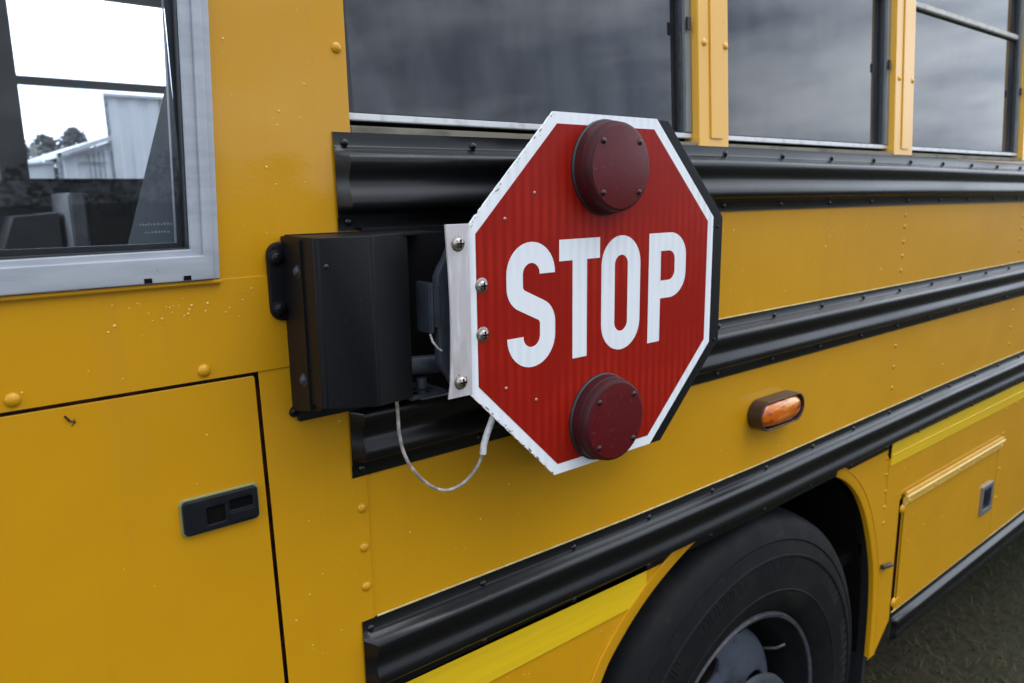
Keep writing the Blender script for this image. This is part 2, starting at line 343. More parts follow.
# pillar beside the driver window, up to the roof line
plate('front_pillar_panel', [[(0.263, -0.088), (0.43, -0.088), (0.423, 0.078), (0.4205, 0.80), (0.30, 0.80), (0.275, 0.188)]], 0.0, 0.0016, M['yellow'], bus, 0.0006, lean=False,
      extra=lambda mb: rivets(mb, [(0.411, 0.158), (0.411, 0.36)], 0.0062, 0.0034, 0.0))
# belt panel under the driver window, with a folded ledge
plate('belt_panel', [rect(BX0, 0.345, -0.1875, -0.084)], -0.0022, 0.0016, M['yellow'], bus, 0.0007,
      extra=lambda mb: (rivets(mb, [(0.239 - 0.168 * k, -0.177) for k in range(7)], 0.0068, 0.0042, -0.0022), mb.box(BX0, 0.264, -0.0075, -0.0005, -0.0875, -0.0835, 0.0012)))
# strip right of the compartment door
def f1(mb): rivets(mb, [(0.4115, -0.379), (0.4115, -0.431), (0.4115, -0.484)], 0.0062, 0.0038, -0.0008)
plate('front_lower_panel', [[(0.3145, -1.22), (0.4205, -1.22), (0.4205, -0.1840), (0.2960, -0.1840)]], -0.0008, 0.0016, M['yellow'], bus, 0.0006, extra=f1)
plate('front_sill_panel', [rect(BX0, 0.3100, -1.22, -1.0)], -0.0008, 0.0016, M['yellow'], bus, 0.0006)
# backing behind gaps
MB().box(BX0, 0.42, 0.012, 0.016, -1.22, -0.10).build('gap_backing', M['primer'], bus, False)
# compartment door
door = plate('compartment_door', [[(-0.62, -0.995), (0.3055, -0.995), (0.2918, -0.1935), (0.2900, -0.1915), (-0.62, -0.1915)]], -0.0008, 0.003, M['yellow'], bus, 0.0012)
# latch on the door: bezel, paddle and recess
hx0, hx1, hz0, hz1 = 0.203, 0.2825, -0.3505, -0.3130
dh = plate('handle', [rrect(hx0, hx1, hz0, hz1, 0.005), rrect(0.2265, 0.2455, -0.343, -0.3245, 0.002), rrect(0.251, 0.276, -0.3335, -0.3225, 0.002)], -0.0075, 0.0075, M['latch'], door, 0.0014)
MB().box(0.225, 0.278, -0.0048, -0.0032, -0.345, -0.320).build('recess', M['dark'], dh, False)
plate('paddle', [rrect(0.250, 0.2785, -0.347, -0.3362, 0.0015)], -0.0088, 0.002, M['latch'], dh, 0.0006)
plate('bezel', [rrect(hx0 - .0022, hx1 + .0022, hz0 - .0022, hz1 + .0022, 0.006)], -0.003, 0.003, mat('tarnished_bezel', (0.30, 0.31, 0.14), 0.4, metal=0.3), dh, 0.0008)

# ---- main side skin with the wheel arch cut out
arch = [(0.762, -1.25), (0.765, -1.10), (0.787, -0.95), (0.838, -0.818), (0.888, -0.757), (0.952, -0.706), (1.02, -0.668), (1.09, -0.640), (1.20, -0.612), (1.33, -0.603), (1.46, -0.613), (1.56, -0.634), (1.632, -0.660), (1.70, -0.706), (1.755, -0.770), (1.80, -0.855), (1.835, -0.955), (1.849, -1.050), (1.853, -1.13), (1.853, -1.215)]
def smooth_path(p, n=5):
    out = []
    for i in range(len(p) - 1):
        p0, p1, p2, p3 = (Vector(p[max(i - 1, 0)]), Vector(p[i]), Vector(p[i + 1]), Vector(p[min(i + 2, len(p) - 1)]))
        for k in range(n):
            t = k / n
            out.append(tuple(0.5 * ((2 * p1) + (-p0 + p2) * t + (2 * p0 - 5 * p1 + 4 * p2 - p3) * t * t + (-p0 + 3 * p1 - 3 * p2 + p3) * t ** 3)))
    out.append(tuple(p[-1])); return out
arch_s = smooth_path(arch)
colr = []
for xc in (1.852, 2.645, 3.43, 4.22, 5.0, 5.8, 6.6, 7.4, 8.2):
    for zz in (-0.065, -0.092, -0.127, -0.160, -0.195): colr.append((xc, zz))
    for zz in (-0.378, -0.430, -0.483): colr.append((xc + 0.006, zz))
plate('upper_side_panel', [rect(0.4205, BX1, -0.60, 0.0695)], 0.0008, 0.0016, M['yellow'], bus, 0.0004, extra=lambda mb: rivets(mb, colr, 0.0052, 0.0028, 0.0008))
fend = [(0.4205, -1.22)] + [(0.758, -1.22)] + arch_s[1:-1] + [(1.853, -1.222), (1.885, -1.222), (1.965, -1.150), (1.965, -1.13), (1.965, -0.80), (1.876, -0.60), (0.4205, -0.60)]
fend = [(0.4205, -1.22), (0.762, -1.22)] + arch_s[1:-1] + [(1.853, -1.222), (1.885, -1.222), (1.962, -1.150), (1.962, -0.805), (1.972, -0.80), (1.972, -0.602), (0.4205, -0.602)]
plate('lower_side_panel', [fend], 0.0008, 0.0016, M['yellow'], bus, 0.0004,
      extra=lambda mb: rivets(mb, [(1.868 + .002 * k, -0.667 - 0.044 * k) for k in range(5)] + [(1.826, -0.85), (1.86, -0.93)], 0.0052, 0.0028, 0.0008))
# rear lower panel + hatch
plate('rear_side_panel', [[(1.877, -0.602), (BX1, -0.602), (BX1, -1.15), (1.98, -1.15), (1.98, -1.1505)] [:4] + [(1.98, -0.79), (1.877, -0.79)], rect(1.985, 2.665, -1.11, -0.80)], -0.0008, 0.0016, M['yellow'], bus, 0.0005,
      extra=lambda mb: rivets(mb, [(2.69 + .0, -0.70), (2.79, -0.70), (2.69, -0.66), (2.69, -0.78), (2.69, -0.9), (2.69, -1.0)], 0.0052, 0.0028, -0.0008))
MB().box(1.94, BX1, 0.014, 0.018, -1.15, -0.75).build('hatch_gap_backing', M['primer'], bus, False)
hatch = plate('hatch', [rrect(1.993, 2.66, -1.15, -0.806, 0.008)], -0.0015, 0.003, M['yellow'], bus, 0.001)
hg = MB(); hg.box(1.98, 2.675, -0.010, -0.0035, -0.797, -0.785, 0.0015); hg.box(1.975, 2.68, -0.008, -0.0020, -0.822, -0.801, 0.0015); hg.tube([(1.978, -0.009, -0.799), (2.682, -0.009, -0.799)], 0.0045)
rivets(hg, [(2.0 + 0.165 * k, -0.812) for k in range(5)], 0.006, 0.003, -0.008)
hg.build('hinge', mat('hinge_yellow_paint', (0.68, 0.42, 0.08), 0.4, coat=.3, noise=(30, (0.6, 0.36, 0.05), .4, .7)), hatch)
hl = plate('latch', [rrect(2.545, 2.635, -1.022, -0.925, 0.004), rrect(2.558, 2.622, -1.008, -0.939, 0.003)], -0.008, 0.0065, mat('satin_steel_latch', (0.30, 0.31, 0.33), 0.35, metal=.7), hatch, 0.001)
MB().box(2.554, 2.626, -0.0035, -0.0018, -1.012, -0.935).box(2.565, 2.615, -0.009, -0.003, -0.985, -0.944, 0.0015).build('paddle', M['latch'], hl)
for x0, z0 in ((1.975, -0.832), (1.972, -1.100)):
    hb = MB().dome(x0, -.0015, z0, .013, .007, 14, 4); hb.box(x0 - .006, x0 + .028, -.0055, -.0017, z0 - .007, z0 + .007, .001); hb.build('hatch_stop', M['yellow'], hatch)
hp = MB(); hp.tube([(1.880, -0.004, -0.965), (1.918, -0.010, -0.968)], 0.0065); hp.build('hold_back_pin', mat('olive_steel_pin', (0.06, 0.06, 0.03), 0.5, metal=.4, noise=(60, (0.03, 0.03, 0.015), .4, .6)), bus)

# fender lip swept along the arch
def sweep_arch(path, prof, name, m, parent):
    mb = MB(); rows = []
    for i, p in enumerate(path):
        a = Vector(path[max(i - 1, 0)]); b2 = Vector(path[min(i + 1, len(path) - 1)]); d = (b2 - a).normalized(); nrm = Vector((-d.y, d.x))   # outward (away from wheel)
        rows.append([mb.bm.verts.new((p[0] + nrm.x * r, y, p[1] + nrm.y * r)) for r, y in prof])
    for a, b2 in zip(rows, rows[1:]):
        for i in range(len(prof) - 1): mb.bm.faces.new((a[i], b2[i], b2[i + 1], a[i + 1]))
    mb.bm.faces.new(rows[0]); mb.bm.faces.new(rows[-1])
    return mb.build(name, m, parent, True, False, 30)
lip = [p for p in arch_s if not (1.10 < p[0] < 1.60)]
iL = [p for p in arch_s if p[0] <= 1.10]; iR = [p for p in arch_s if p[0] >= 1.60]
prof = [(0.001, 0.011), (0.0, 0.0), (0.0006, -0.0018), (0.002, -0.0024), (0.024, -0.0024), (0.0245, -0.0036), (0.0258, -0.0041), (0.0272, -0.0036), (0.0278, -0.001), (0.0278, 0.0005), (0.003, 0.002), (0.003, 0.011)]
for seg in (iL, iR): sweep_arch(seg, prof, 'fender_lip', M['yellow'], bus)
# wheel well
ww = MB(); wp = [(p[0], p[1]) for p in arch_s]
rows = [[ww.bm.verts.new((x, y, z + (0.0 if y < .1 else 0.02))) for x, z in wp] for y in (0.032, 0.75)]
for a, b2 in zip(rows[:-1], rows[1:]):
    for i in range(len(wp) - 1): ww.bm.faces.new((a[i], a[i + 1], b2[i + 1], b2[i]))
ww.poly([(0.5, 0.75, -1.4), (2.2, 0.75, -1.4), (2.2, 0.75, -0.45), (0.5, 0.75, -0.45)])
ww.build('wheel_well', M['dark'], bus)
MB().box(1.875, 1.89, 0.022, 0.62, -1.62, -0.78).build('mud_flap', M['rubber'], bus)
MB().box(0.3, 4.8, 0.6, 1.9, -1.25, -0.95).build('chassis_frame', M['dark'], bus, False)

# ---- rub rails: W-shaped pressed steel, with bolts in both flanges
def rail(zt, zb, x0, x1, ztab=None, rx=(), name='rub_rail', depth=0.018, m=None):
    H = zt - zb; f = 0.145
    pr = [(0.0006, 1.0), (-0.0022, 1.0), (-0.0022, 1 - f + .02), (-0.0035, 1 - f)]
    def hump(c, w):
        return [(-depth * (0.5 + 0.5 * math.cos(math.pi * t)) - 0.0035, c + w * t) for t in ()]
    # two ridges with a shallow valley between
    K = 26
    for i in range(K + 1):
        t = i / K; u = 1 - f - t * (1 - 2 * f)
        s = math.sin(math.pi * t); env = min(1, 1.55 * s) if s > 0 else 0
        env = min(1.0, (min(t, 1 - t) / 0.13)); env = env * env * (3 - 2 * env)
        w = 0.5 - 0.5 * math.cos(4 * math.pi * (t * 0.86 + 0.07)); 
        pr.append((-0.0035 - depth * env * (0.66 + 0.34 * w), u))
    pr += [(-0.0035, f - .005), (-0.0022, f - .02), (-0.0022, 0.0), (0.0006, 0.0)]
    prz = [(y, zb + u * H) for y, u in pr]
    mb = MB(); xs = [x0 + 0.010]; 
    while xs[-1] < x1: xs.append(min(xs[-1] + 0.12, x1))
    zo = ztab
    rows = []
    # closed pressed end: ridge fades to the flat over 10 mm
    flat = [(max(y, -0.0035), z) for y, z in prz]
    for x, P in [(x0, flat), (x0 + 0.0005, flat)] + [(x, prz) for x in xs]:
        d = zo(x) if zo else 0
        rows.append([mb.bm.verts.new((x, y, z + d)) for y, z in P])
    for a, b2 in zip(rows, rows[1:]):
        for i in range(len(prz) - 1): mb.bm.faces.new((a[i], b2[i], b2[i + 1], a[i + 1]))
    for x in rx:
        if x < x0 or x > x1: continue
        d = zo(x) if zo else 0
        for zz in (zt - H * 0.105, zb + H * 0.09): mb.dome(x, -0.002, zz + d, 0.0050, 0.0038, 12, 4)
    return mb.build(name, m or M['black'], bus, True, False, 50)
rvx = [0.4135 + 0.1795 * k for k in range(49)]
z1 = lerp_tab([(0.4, 0.0), (1.139, 0.003), (1.9, -0.001), (2.6, -0.008), (5.2, -0.012)])
rail(0.0685, -0.0405, 0.400, BX1, z1, rvx)
rail(-0.2285, -0.3375, 0.400, BX1, lerp_tab([(0.4, 0), (1.1, 0.0), (2.7, 0.0), (5.2, 0)]), rvx)
rail(-0.531, -0.6420, 0.402, BX1, lerp_tab([(0.4, 0.001), (0.93, -0.0085), (1.3, -0.0085), (1.5, -0.005), (2.2, 0.004), (2.8, 0.007), (5.2, 0.01)]), rvx)
rail(-1.13, -1.225, 1.965, BX1, None, [], depth=0.014)
M['edge_glint'] = mat('painted_edge_glint', (0.62, 0.50, 0.22), 0.5, noise=(40, (0.45, 0.33, 0.10), 0.4, 0.65))  # highlight of the lap joints above the rails, painted as an added pale strip
def glint_line(x0, zt, ztab):
    mb = MB(); xs = [x0 + .002]
    while xs[-1] < BX1: xs.append(min(xs[-1] + .12, BX1))
    mb.extr([(-.0002, zt - .0004), (-.0018, zt - .0004), (-.0016, zt + .0014), (-.0002, zt + .0020)], xs, ztab); mb.build('edge_glint_strip', M['edge_glint'], bus)
glint_line(0.4225, -0.2285, None); glint_line(0.4225, -0.531, lerp_tab([(0.4, 0.001), (0.93, -0.0085), (1.3, -0.0085), (1.5, -0.005), (2.2, 0.004), (2.8, 0.007), (5.2, 0.01)])); glint_line(1.965, -1.13, None)
# tape
def tape(x0, x1, z0, z1): return MB().box(x0, x1, -0.0022, -0.0004, z0, z1).build('reflective_tape', M['tape'], bus, False)
tape(0.425, 0.949, -0.706, -0.640)
t2 = MB(); t2.box(1.883, BX1, -0.0032, -0.001, -0.690, -0.632); t2.box(1.883, BX1, -0.0045, -0.0025, -0.668, -0.662, .0008); t2.build('reflective_tape', M['tape'], bus)
MB().box(1.8705, 1.8765, -0.0035, 0.0, -0.668, -0.63).build('panel_joint_gap', M['dark'], bus, False)

# ---- amber side marker lamp
lx0, lx1, lz0, lz1 = 1.238, 1.396, -0.4590, -0.4000
ml = plate('marker_lamp', [rrect(lx0, lx1, lz0, lz1, 0.0294, 10), rrect(lx0 + .006, lx1 - .006, lz0 + .004, lz1 - .004, 0.0255, 10)], -0.030, 0.030, M['ambercase'], bus, 0.002)
MB().box(lx0 + .01, lx1 - .01, -0.008, -0.003, lz0 + .008, lz1 - .008, .002).build('reflector', M['reflector'], ml)
lb = MB(); K = 18; Jn = 10
rws = []
for i in range(K + 1):
    a = -1 + 2 * i / K; row = []
    for j in range(Jn + 1):
        c = -1 + 2 * j / Jn
        hx = (lx1 - lx0) / 2 - .005; hz = (lz1 - lz0) / 2 - .003
        # superellipse map
        px, pz = a * math.sqrt(1 - 0.28 * c * c), c * math.sqrt(1 - 0.42 * a ** 4)
        bulge = max(0, 1 - (abs(px) ** 2.6 + abs(pz) ** 2.2)) ** 0.5
        row.append(lb.bm.verts.new(((lx0 + lx1) / 2 + px * hx, -0.022 - 0.014 * bulge, (lz0 + lz1) / 2 + pz * hz)))
    rws.append(row)
for a, b2 in zip(rws, rws[1:]):
    for j in range(Jn): lb.bm.faces.new((a[j], b2[j], b2[j + 1], a[j + 1]))
lo = lb.build('lens', M['amber'], ml, True, False, 80)
md = lo.modifiers.new('thick', 'SOLIDIFY'); md.thickness = 0.003

# ---- passenger windows and their pillars (lean inwards with the upper body)
wx = [(0.4225, 1.056), (1.139, 1.757), (1.850, 2.572), (2.652, 3.28), (3.36, 3.99), (4.07, 4.70), (4.78, 5.41), (5.49, 6.12), (6.20, 6.83), (6.91, 7.54), (7.62, 8.25), (8.33, 8.96)]
ZT = 0.76
for i, (x0, x1) in enumerate(wx):
    last = x1
    w = plate('window', [rect(x0 + .001, x1 - 0.022, 0.0925, ZT), rect(x0 + .018, x1 - 0.0245, 0.0945, ZT - .02)], 0.0200, 0.0035, M['rubber'], bus, 0.0008, True)
    MB().box(x1 - 0.0240, x1 - 0.0178, 0.014, 0.0197, 0.0925, ZT, .001).build('glazing_channel', M['seal'], w, True, True)
    MB().box(x1 - 0.0175, x1 - 0.0005, 0.009, 0.030, 0.0925, ZT, .0012).build('jamb', M['jamb'], w, True, True)
    sl = MB(); sl.box(x0 + .002, x1 - .001, 0.010, 0.034, 0.0835, 0.0915, .001); sl.build('sill', M['sill'], w, True, True)
    MB().box(x0 + .001, x1 - .001, -0.001, 0.034, 0.067, 0.0765, .001).build('sill_flange', M['sillflange'], w, True, True)
    MB().box(x0 + .003, x1 - .002, 0.0245, 0.034, 0.0777, 0.0833).build('drain_gap', M['dark'], w, False, True)
    MB().box(x0 + 0.015, x1 - 0.020, 0.0240, 0.0260, 0.0920, 0.402).build('pane', M['tinted'], w, False, True)
    MB().box(x0 + 0.015, x1 - 0.020, 0.0240, 0.0260, 0.4160, ZT - .002).build('pane', M['tinted'], w, False, True)
    MB().box(x0 + .019, x1 - 0.0245, 0.013, 0.0335, 0.4022, 0.4158, .002).build('sash_bar', M['sash'], w, True, True)
    cl = MB(); cl.box(x1 - 0.018, x1 - 0.008, 0.003, 0.0065, 0.252, 0.272, .001); cl.build('sash_latch', M['rubber'], w, True, True)
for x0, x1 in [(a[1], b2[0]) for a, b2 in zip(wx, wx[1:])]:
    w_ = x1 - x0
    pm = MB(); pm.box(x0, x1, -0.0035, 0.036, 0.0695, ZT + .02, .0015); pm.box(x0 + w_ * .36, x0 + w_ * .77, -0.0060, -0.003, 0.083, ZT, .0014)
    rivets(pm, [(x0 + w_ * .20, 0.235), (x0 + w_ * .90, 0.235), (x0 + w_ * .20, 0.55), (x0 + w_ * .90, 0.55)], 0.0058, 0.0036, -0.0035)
    pm.build('window_pillar', M['sky_sheen'], bus, True, True)
MB().box(8.96, BX1, -0.002, 0.03, 0.07, ZT + .02).build('rear_corner_panel', M['yellow'], bus, True, True)
# roof: extruded arch over everything
rf = MB(); yb = LEAN * (ZT + .02 - .075)
pr = [(yb - 0.004, ZT + .018)] + [(yb + 0.10 - 0.104 * math.cos(a), ZT + 0.12 + 0.12 * math.sin(a)) for a in [R(10 + 10 * k) for k in range(8)]] + [(BW / 2, ZT + 0.32)] + [(BW - (yb + 0.10 - 0.104 * math.cos(a)), ZT + 0.12 + 0.12 * math.sin(a)) for a in [R(80 - 10 * k) for k in range(8)]] + [(BW - yb, ZT + .018)]
pin = [(y + (0.03 if y < BW / 2 else -0.03) if abs(y - BW / 2) > .3 else y, z - 0.03) for y, z in pr][::-1]
rf.extr(pr + pin + [pr[0]], [BX0, BX1], None, False); rf.build('roof', M['yellow'], bus, True, False, 40)
# far wall of the body with its openings (only the front ones are seen through the driver window)
fwx = [1.75 + 0.74 * k for k in range(10)]
fw = [rect(BX0, BX1, -1.1, ZT + .03)] + [rect(x_, x_ + .64, 0.075, 0.70) for x_ in fwx] + [rect(1.08, 1.67, 0.075, 0.70), rect(-0.75, -0.12, 0.045, 0.70), rect(-0.02, 0.32, 0.07, 0.70), rect(0.395, 1.0, 0.07, 0.70)]
plate('far_side_wall', fw, BW - 0.03, 0.03, M['interior'], bus, 0.0)
fwin = MB()
for (a, b2) in ((0.395, 1.0), (-0.02, 0.32)):
    fwin.box(a, b2, BW - 0.055, BW - 0.031, 0.385, 0.412)
    fwin.box(a - .012, a, BW - 0.05, BW - 0.031, 0.06, 0.71); fwin.box(b2, b2 + .012, BW - 0.05, BW - 0.031, 0.06, 0.71)
    fwin.box(a - .012, b2 + .012, BW - 0.05, BW - 0.031, 0.058, 0.0695)
fo = fwin.build('far_window_frame', M['rubber'], bus, False)
MB().box(0.395, 1.0, BW - .035, BW - .032, 0.07, 0.70).build('far_window_pane', M['clear'], fo, False)
for x_ in fwx + [1.08]:
    MB().box(x_ - .002, x_ + (.642 if x_ > 1.1 else .592), BW - .030, BW - .027, 0.074, 0.702).build('far_window_pane', M['fartint'], bus, False)
    MB().box(x_, x_ + (.64 if x_ > 1.1 else .59), BW - .05, BW - .0305, 0.385, 0.412).build('far_sash_bar', M['rubber'], bus, False)
MB().box(BX0, BX1, 0.05, BW - .05, -0.95, -0.92).build('floor', M['dark'], bus, False)
MB().box(BX1 - .03, BX1, 0.03, BW - .03, -1.1, ZT + .25).build('rear_wall', M['interior'], bus, False)
MB().box(BX0, BX0 + .03, 0.03, BW - .03, -1.1, -0.05).build('front_wall', M['interior'], bus, False)
MB().box(0.44, BX1 - .05, 0.05, 0.06, -0.50, 0.05).build('side_lining', M['greybox'], bus, False)
# ---- driver window: aluminium frame, rubber channel, clear pane
dw = plate('driver_window', [[(-0.62, -0.083), (0.2625, -0.083), (0.2745, 0.188), (0.300, 0.79), (-0.62, 0.79)], [(-0.58, -0.0540), (0.236, -0.0515), (0.2465, 0.188), (0.268, 0.75), (-0.58, 0.75)]], -0.0065, 0.012, M['alum'], bus, 0.0015)
dl = plate('outer_frame_step', [[(-0.60, -0.0825), (0.2555, -0.0825), (0.2665, 0.188), (0.29, 0.77), (-0.60, 0.77)], [(-0.575, -0.058), (0.2465, -0.058), (0.2570, 0.188), (0.279, 0.74), (-0.575, 0.74)]], -0.0105, 0.005, M['alum'], dw, 0.0015)
ds = plate('rubber_channel', [[(-0.60, -0.058), (0.241, -0.058), (0.2515, 0.188), (0.274, 0.77), (-0.60, 0.77)], [(-0.57, -0.048), (0.2345, -0.0500), (0.2455, 0.188), (0.268, 0.74), (-0.57, 0.74)]], -0.0012, 0.022, M['rubber'], dw, 0.001)
di = plate('inner_track', [[(-0.60, -0.058), (0.2365, -0.058), (0.2465, 0.188), (0.27, 0.77), (-0.60, 0.77)], [(-0.57, -0.0385), (0.2285, -0.0455), (0.2385, 0.188), (0.261, 0.74), (-0.57, 0.74)]], 0.012, 0.008, M['greymetal'], dw, 0.001)
MB().box(-0.57, 0.2365, 0.006, 0.008, -0.049, 0.74).build('pane', M['clear'], dw, False)
for xx in (0.1925, 0.229, 0.066, -0.1): MB().box(xx - .0035, xx + .0035, -0.0112, -0.0100, -0.0815, -0.0770).build('drain_slot', M['dark'], dw, False)
# faint etched maker mark rows in the pane corner (illegible strokes)
em = MB(); random.seed(3)
for row, (za, xa, xb, hh) in enumerate(((-0.0270, 0.194, 0.224, 0.0026), (-0.0345, 0.198, 0.220, 0.0020))):
    x = xa
    while x < xb:
        wd = random.uniform(.0008, .0024); em.box(x, x + wd, 0.0052, 0.0058, za, za + hh * random.uniform(.5, 1)); x += wd + .0012
em.build('etched_mark', mat('faint_etched_glass', (0.10, 0.13, 0.16), 0.6), dw, False)
# interior pieces visible through the driver window
ip = MB(); ip.box(-0.12, 0.40, BW - .12, BW - .06, -0.02, 0.060); ip.build('far_window_ledge', M['interior'], bus, False)
MB().box(0.335, 0.418, BW - .10, BW - .031, 0.045, 0.76).build('far_door_post', M['greybox'], bus, False)

# ---- rear wheel
WX, WZ = 1.308, -1.19
wm = MB()
# rim lip, drop well, then the dished disc set deep inside
wm.lathe(WX, WZ, [(0.286, 0.030), (0.290, 0.022), (0.284, 0.018), (0.278, 0.022), (0.276, 0.040), (0.262, 0.060), (0.256, 0.100), (0.252, 0.170), (0.235, 0.195), (0.230, 0.20)], 96)
wheel = wm.build('wheel', M['barrel'], bus, True, False, 60)
MB().lathe(WX, WZ, [(0.291, 0.0235), (0.2865, 0.0155), (0.2790, 0.0185), (0.2785, 0.0235)], 96).build('rim_edge', M['rimlip'], wheel, True)
# disc with hand holes
holes = []
for k in range(4):
    a = R(103 + 90 * k); cx, cz = WX + 0.150 * math.cos(a), WZ + 0.150 * math.sin(a); holes.append([(cx + 0.040 * math.cos(2 * math.pi * q / 24), cz + 0.034 * math.sin(2 * math.pi * q / 24)) for q in range(24)])
me = shape([circ(WX, WZ, 0.212, 72)] + holes, 0.088, 0.012, 0.003)
dm = MB().add(me); bmesh.ops.remove_doubles(dm.bm, verts=dm.bm.verts, dist=1e-6)
dm.lathe(WX, WZ, [(0.211, 0.090), (0.219, 0.094), (0.224, 0.104), (0.228, 0.13), (0.236, 0.19)], 72)
dm.build('wheel_disc', M['rim'], wheel, True)
MB().lathe(WX, WZ, [(0.100, 0.087), (0.095, 0.016), (0.155, 0.012), (0.160, 0.006), (0.158, -0.002), (0.150, -0.006), (0.128, -0.006), (0.122, -0.012), (0.118, -0.040), (0.105, -0.050), (0.0, -0.052)], 56).build('hub', M['hubpaint'], wheel)
for k in range(10):
    a = 2 * math.pi * k / 10 + 0.2; x, z = WX + .140 * math.cos(a), WZ + .140 * math.sin(a)
    MB().lathe(x, z, [(0.0095, -0.005), (0.0095, -0.012), (0.006, -0.014), (0, -0.014)], 6).build('lug_nut', M['rimlip'], wheel, True)
MB().lathe(WX, WZ, [(0.225, 0.42), (0.225, 0.19), (0.10, 0.185), (0, 0.185)], 48).build('brake_drum', M['rust'], wheel)
MB().tube([(WX + .205, 0.100, WZ + .100), (WX + .212, 0.07, WZ + .112), (WX + .222, 0.055, WZ + .125)], 0.0045).build('valve_stem', M['zinc'], wheel)
# outer tyre
TZ = WZ + 0.003
prof_t = [(0.287, 0.030), (0.292, 0.021), (0.300, 0.012), (0.318, 0.002), (0.345, -0.004), (0.3465, -0.0055), (0.349, -0.0055), (0.3505, -0.0045), (0.385, -0.0055), (0.420, -0.002), (0.4215, -0.0045), (0.4255, -0.0045), (0.427, -0.001),
          (0.452, 0.006), (0.4530, 0.0095), (0.4555, 0.0095), (0.457, 0.007), (0.476, 0.014), (0.490, 0.023), (0.500, 0.034), (0.506, 0.055), (0.508, 0.068), (0.500, 0.069), (0.500, 0.078), (0.509, 0.079), (0.509, 0.13), (0.501, 0.131), (0.501, 0.14), (0.509, 0.141), (0.516, 0.21), (0.505, 0.245), (0.47, 0.265), (0.32, 0.27)]
tm = MB().lathe(WX, TZ, prof_t, 128); tyre = tm.build('tyre', M['tyre'], wheel, True, False, 30)
sm = MB(); random.seed(8)
for k in range(300):
    if (k // 9) % 3 == 2: continue
    a = 2 * math.pi * k / 300; c, s_ = math.cos(a), math.sin(a)
    r0_ = 0.388; r1_ = 0.416 - (0.012 if k % 3 == 1 else 0); w_ = 0.0013
    v_ = [sm.bm.verts.new((WX + r * c - s_ * w, y, TZ + r * s_ + c * w)) for r, w, y in ((r0_, -w_, -.0058), (r0_, w_, -.0058), (r1_, w_, -.0038), (r1_, -w_, -.0038))]
    u_ = [sm.bm.verts.new((WX + r * c - s_ * w, y, TZ + r * s_ + c * w)) for r, w, y in ((r0_ - .001, -w_ - .001, -.0046), (r0_ - .001, w_ + .001, -.0046), (r1_ + .001, w_ + .001, -.0022), (r1_ + .001, -w_ - .001, -.0022))]
    sm.bm.faces.new(v_)
    for i in range(4): sm.bm.faces.new((v_[i], v_[(i + 1) % 4], u_[(i + 1) % 4], u_[i]))
so_ = sm.build('sidewall_moulding', M['tyre'], tyre); so_['kind'] = 'stuff'
# inner twin tyre
iw = MB().lathe(WX, TZ, [(0.29, 0.33), (0.36, 0.31), (0.45, 0.315), (0.505, 0.34), (0.517, 0.38), (0.517, 0.50), (0.50, 0.55), (0.3, 0.57)], 72).build('inner_wheel', M['tyre'], bus)

# ================================================================== STOP SIGN ARM
CX, CZ, SY = 0.7300, -0.1345, -0.107
HW = 0.2285
sign = empty('stop_sign', (0.33, 0.0, -0.24), 'red octagonal STOP sign with two dark lamps and black hinge housing on bus side', 'stop sign')
def octo(cx, cz, h):
    s = h * math.tan(math.pi / 8)
    return [(cx + s, cz + h), (cx + h, cz + s), (cx + h, cz - s), (cx + s, cz - h), (cx - s, cz - h), (cx - h, cz - s), (cx - h, cz + s), (cx - s, cz + h)]
def rough_oct(cx, cz, h, amp, n=60):
    """octagon with small dings along its two left diagonals"""
    base = octo(cx, cz, h); out = []
    rnd = random.Random(5)
    for i in range(8):
        a, b2 = base[i], base[(i + 1) % 8]; out.append(a)
        if i in (4, 6):
            for k in range(1, n):
                t = k / n; d = -abs(rnd.gauss(0, 1)) * amp if rnd.random() < .4 else 0
                x, z = a[0] + (b2[0] - a[0]) * t, a[1] + (b2[1] - a[1]) * t
                v = Vector((x - cx, z - cz)).normalized(); out.append((x + v.x * d, z + v.y * d))
    return out
panel = plate('sign_panel', [rough_oct(CX, CZ, HW, 0.0007)], SY, 0.003, M['white'], sign, 0.0)
plate('red_field', [octo(CX, CZ, HW - 0.0138)], SY - 0.0004, 0.0004, M['red'], panel, 0.0)
back = plate('backing_plate', [octo(0.7945, -0.1425, 0.2405)], -0.070, 0.006, M['housing'], sign, 0.0012, extra=lambda mb: [mb.dome(x, -0.070, z, 0.0028, 0.002) for x, z in ((1.022, -0.058), (1.024, -0.24))])
# spacers between the two plates
MB().box(0.55, 0.90, -0.104, -0.070, -0.22, -0.06).build('blade_spacer', M['black'], sign, False)
# lettering
LT, LB = -0.0585, -0.2120; LH = LT - LB; SW = 0.0252
def ring_arc(cx, cz, r1, r2, a0, a1, n=14): return [(cx + r1 * math.cos(R(a0 + (a1 - a0) * k / n)), cz + r2 * math.sin(R(a0 + (a1 - a0) * k / n))) for k in range(n + 1)]
def ribbon(path, w):
    l, r_ = [], []
    for i, p in enumerate(path):
        a = Vector(path[max(i - 1, 0)]); b2 = Vector(path[min(i + 1, len(path) - 1)]); d = (b2 - a).normalized(); nn = Vector((-d.y, d.x)) * w / 2
        l.append((p[0] + nn.x, p[1] + nn.y)); r_.append((p[0] - nn.x, p[1] - nn.y))
    return l + r_[::-1]
ly = SY - 0.0008
def letter(loops, ch): return plate('letter', loops, ly, 0.0004, M['letter'], panel, 0.0)
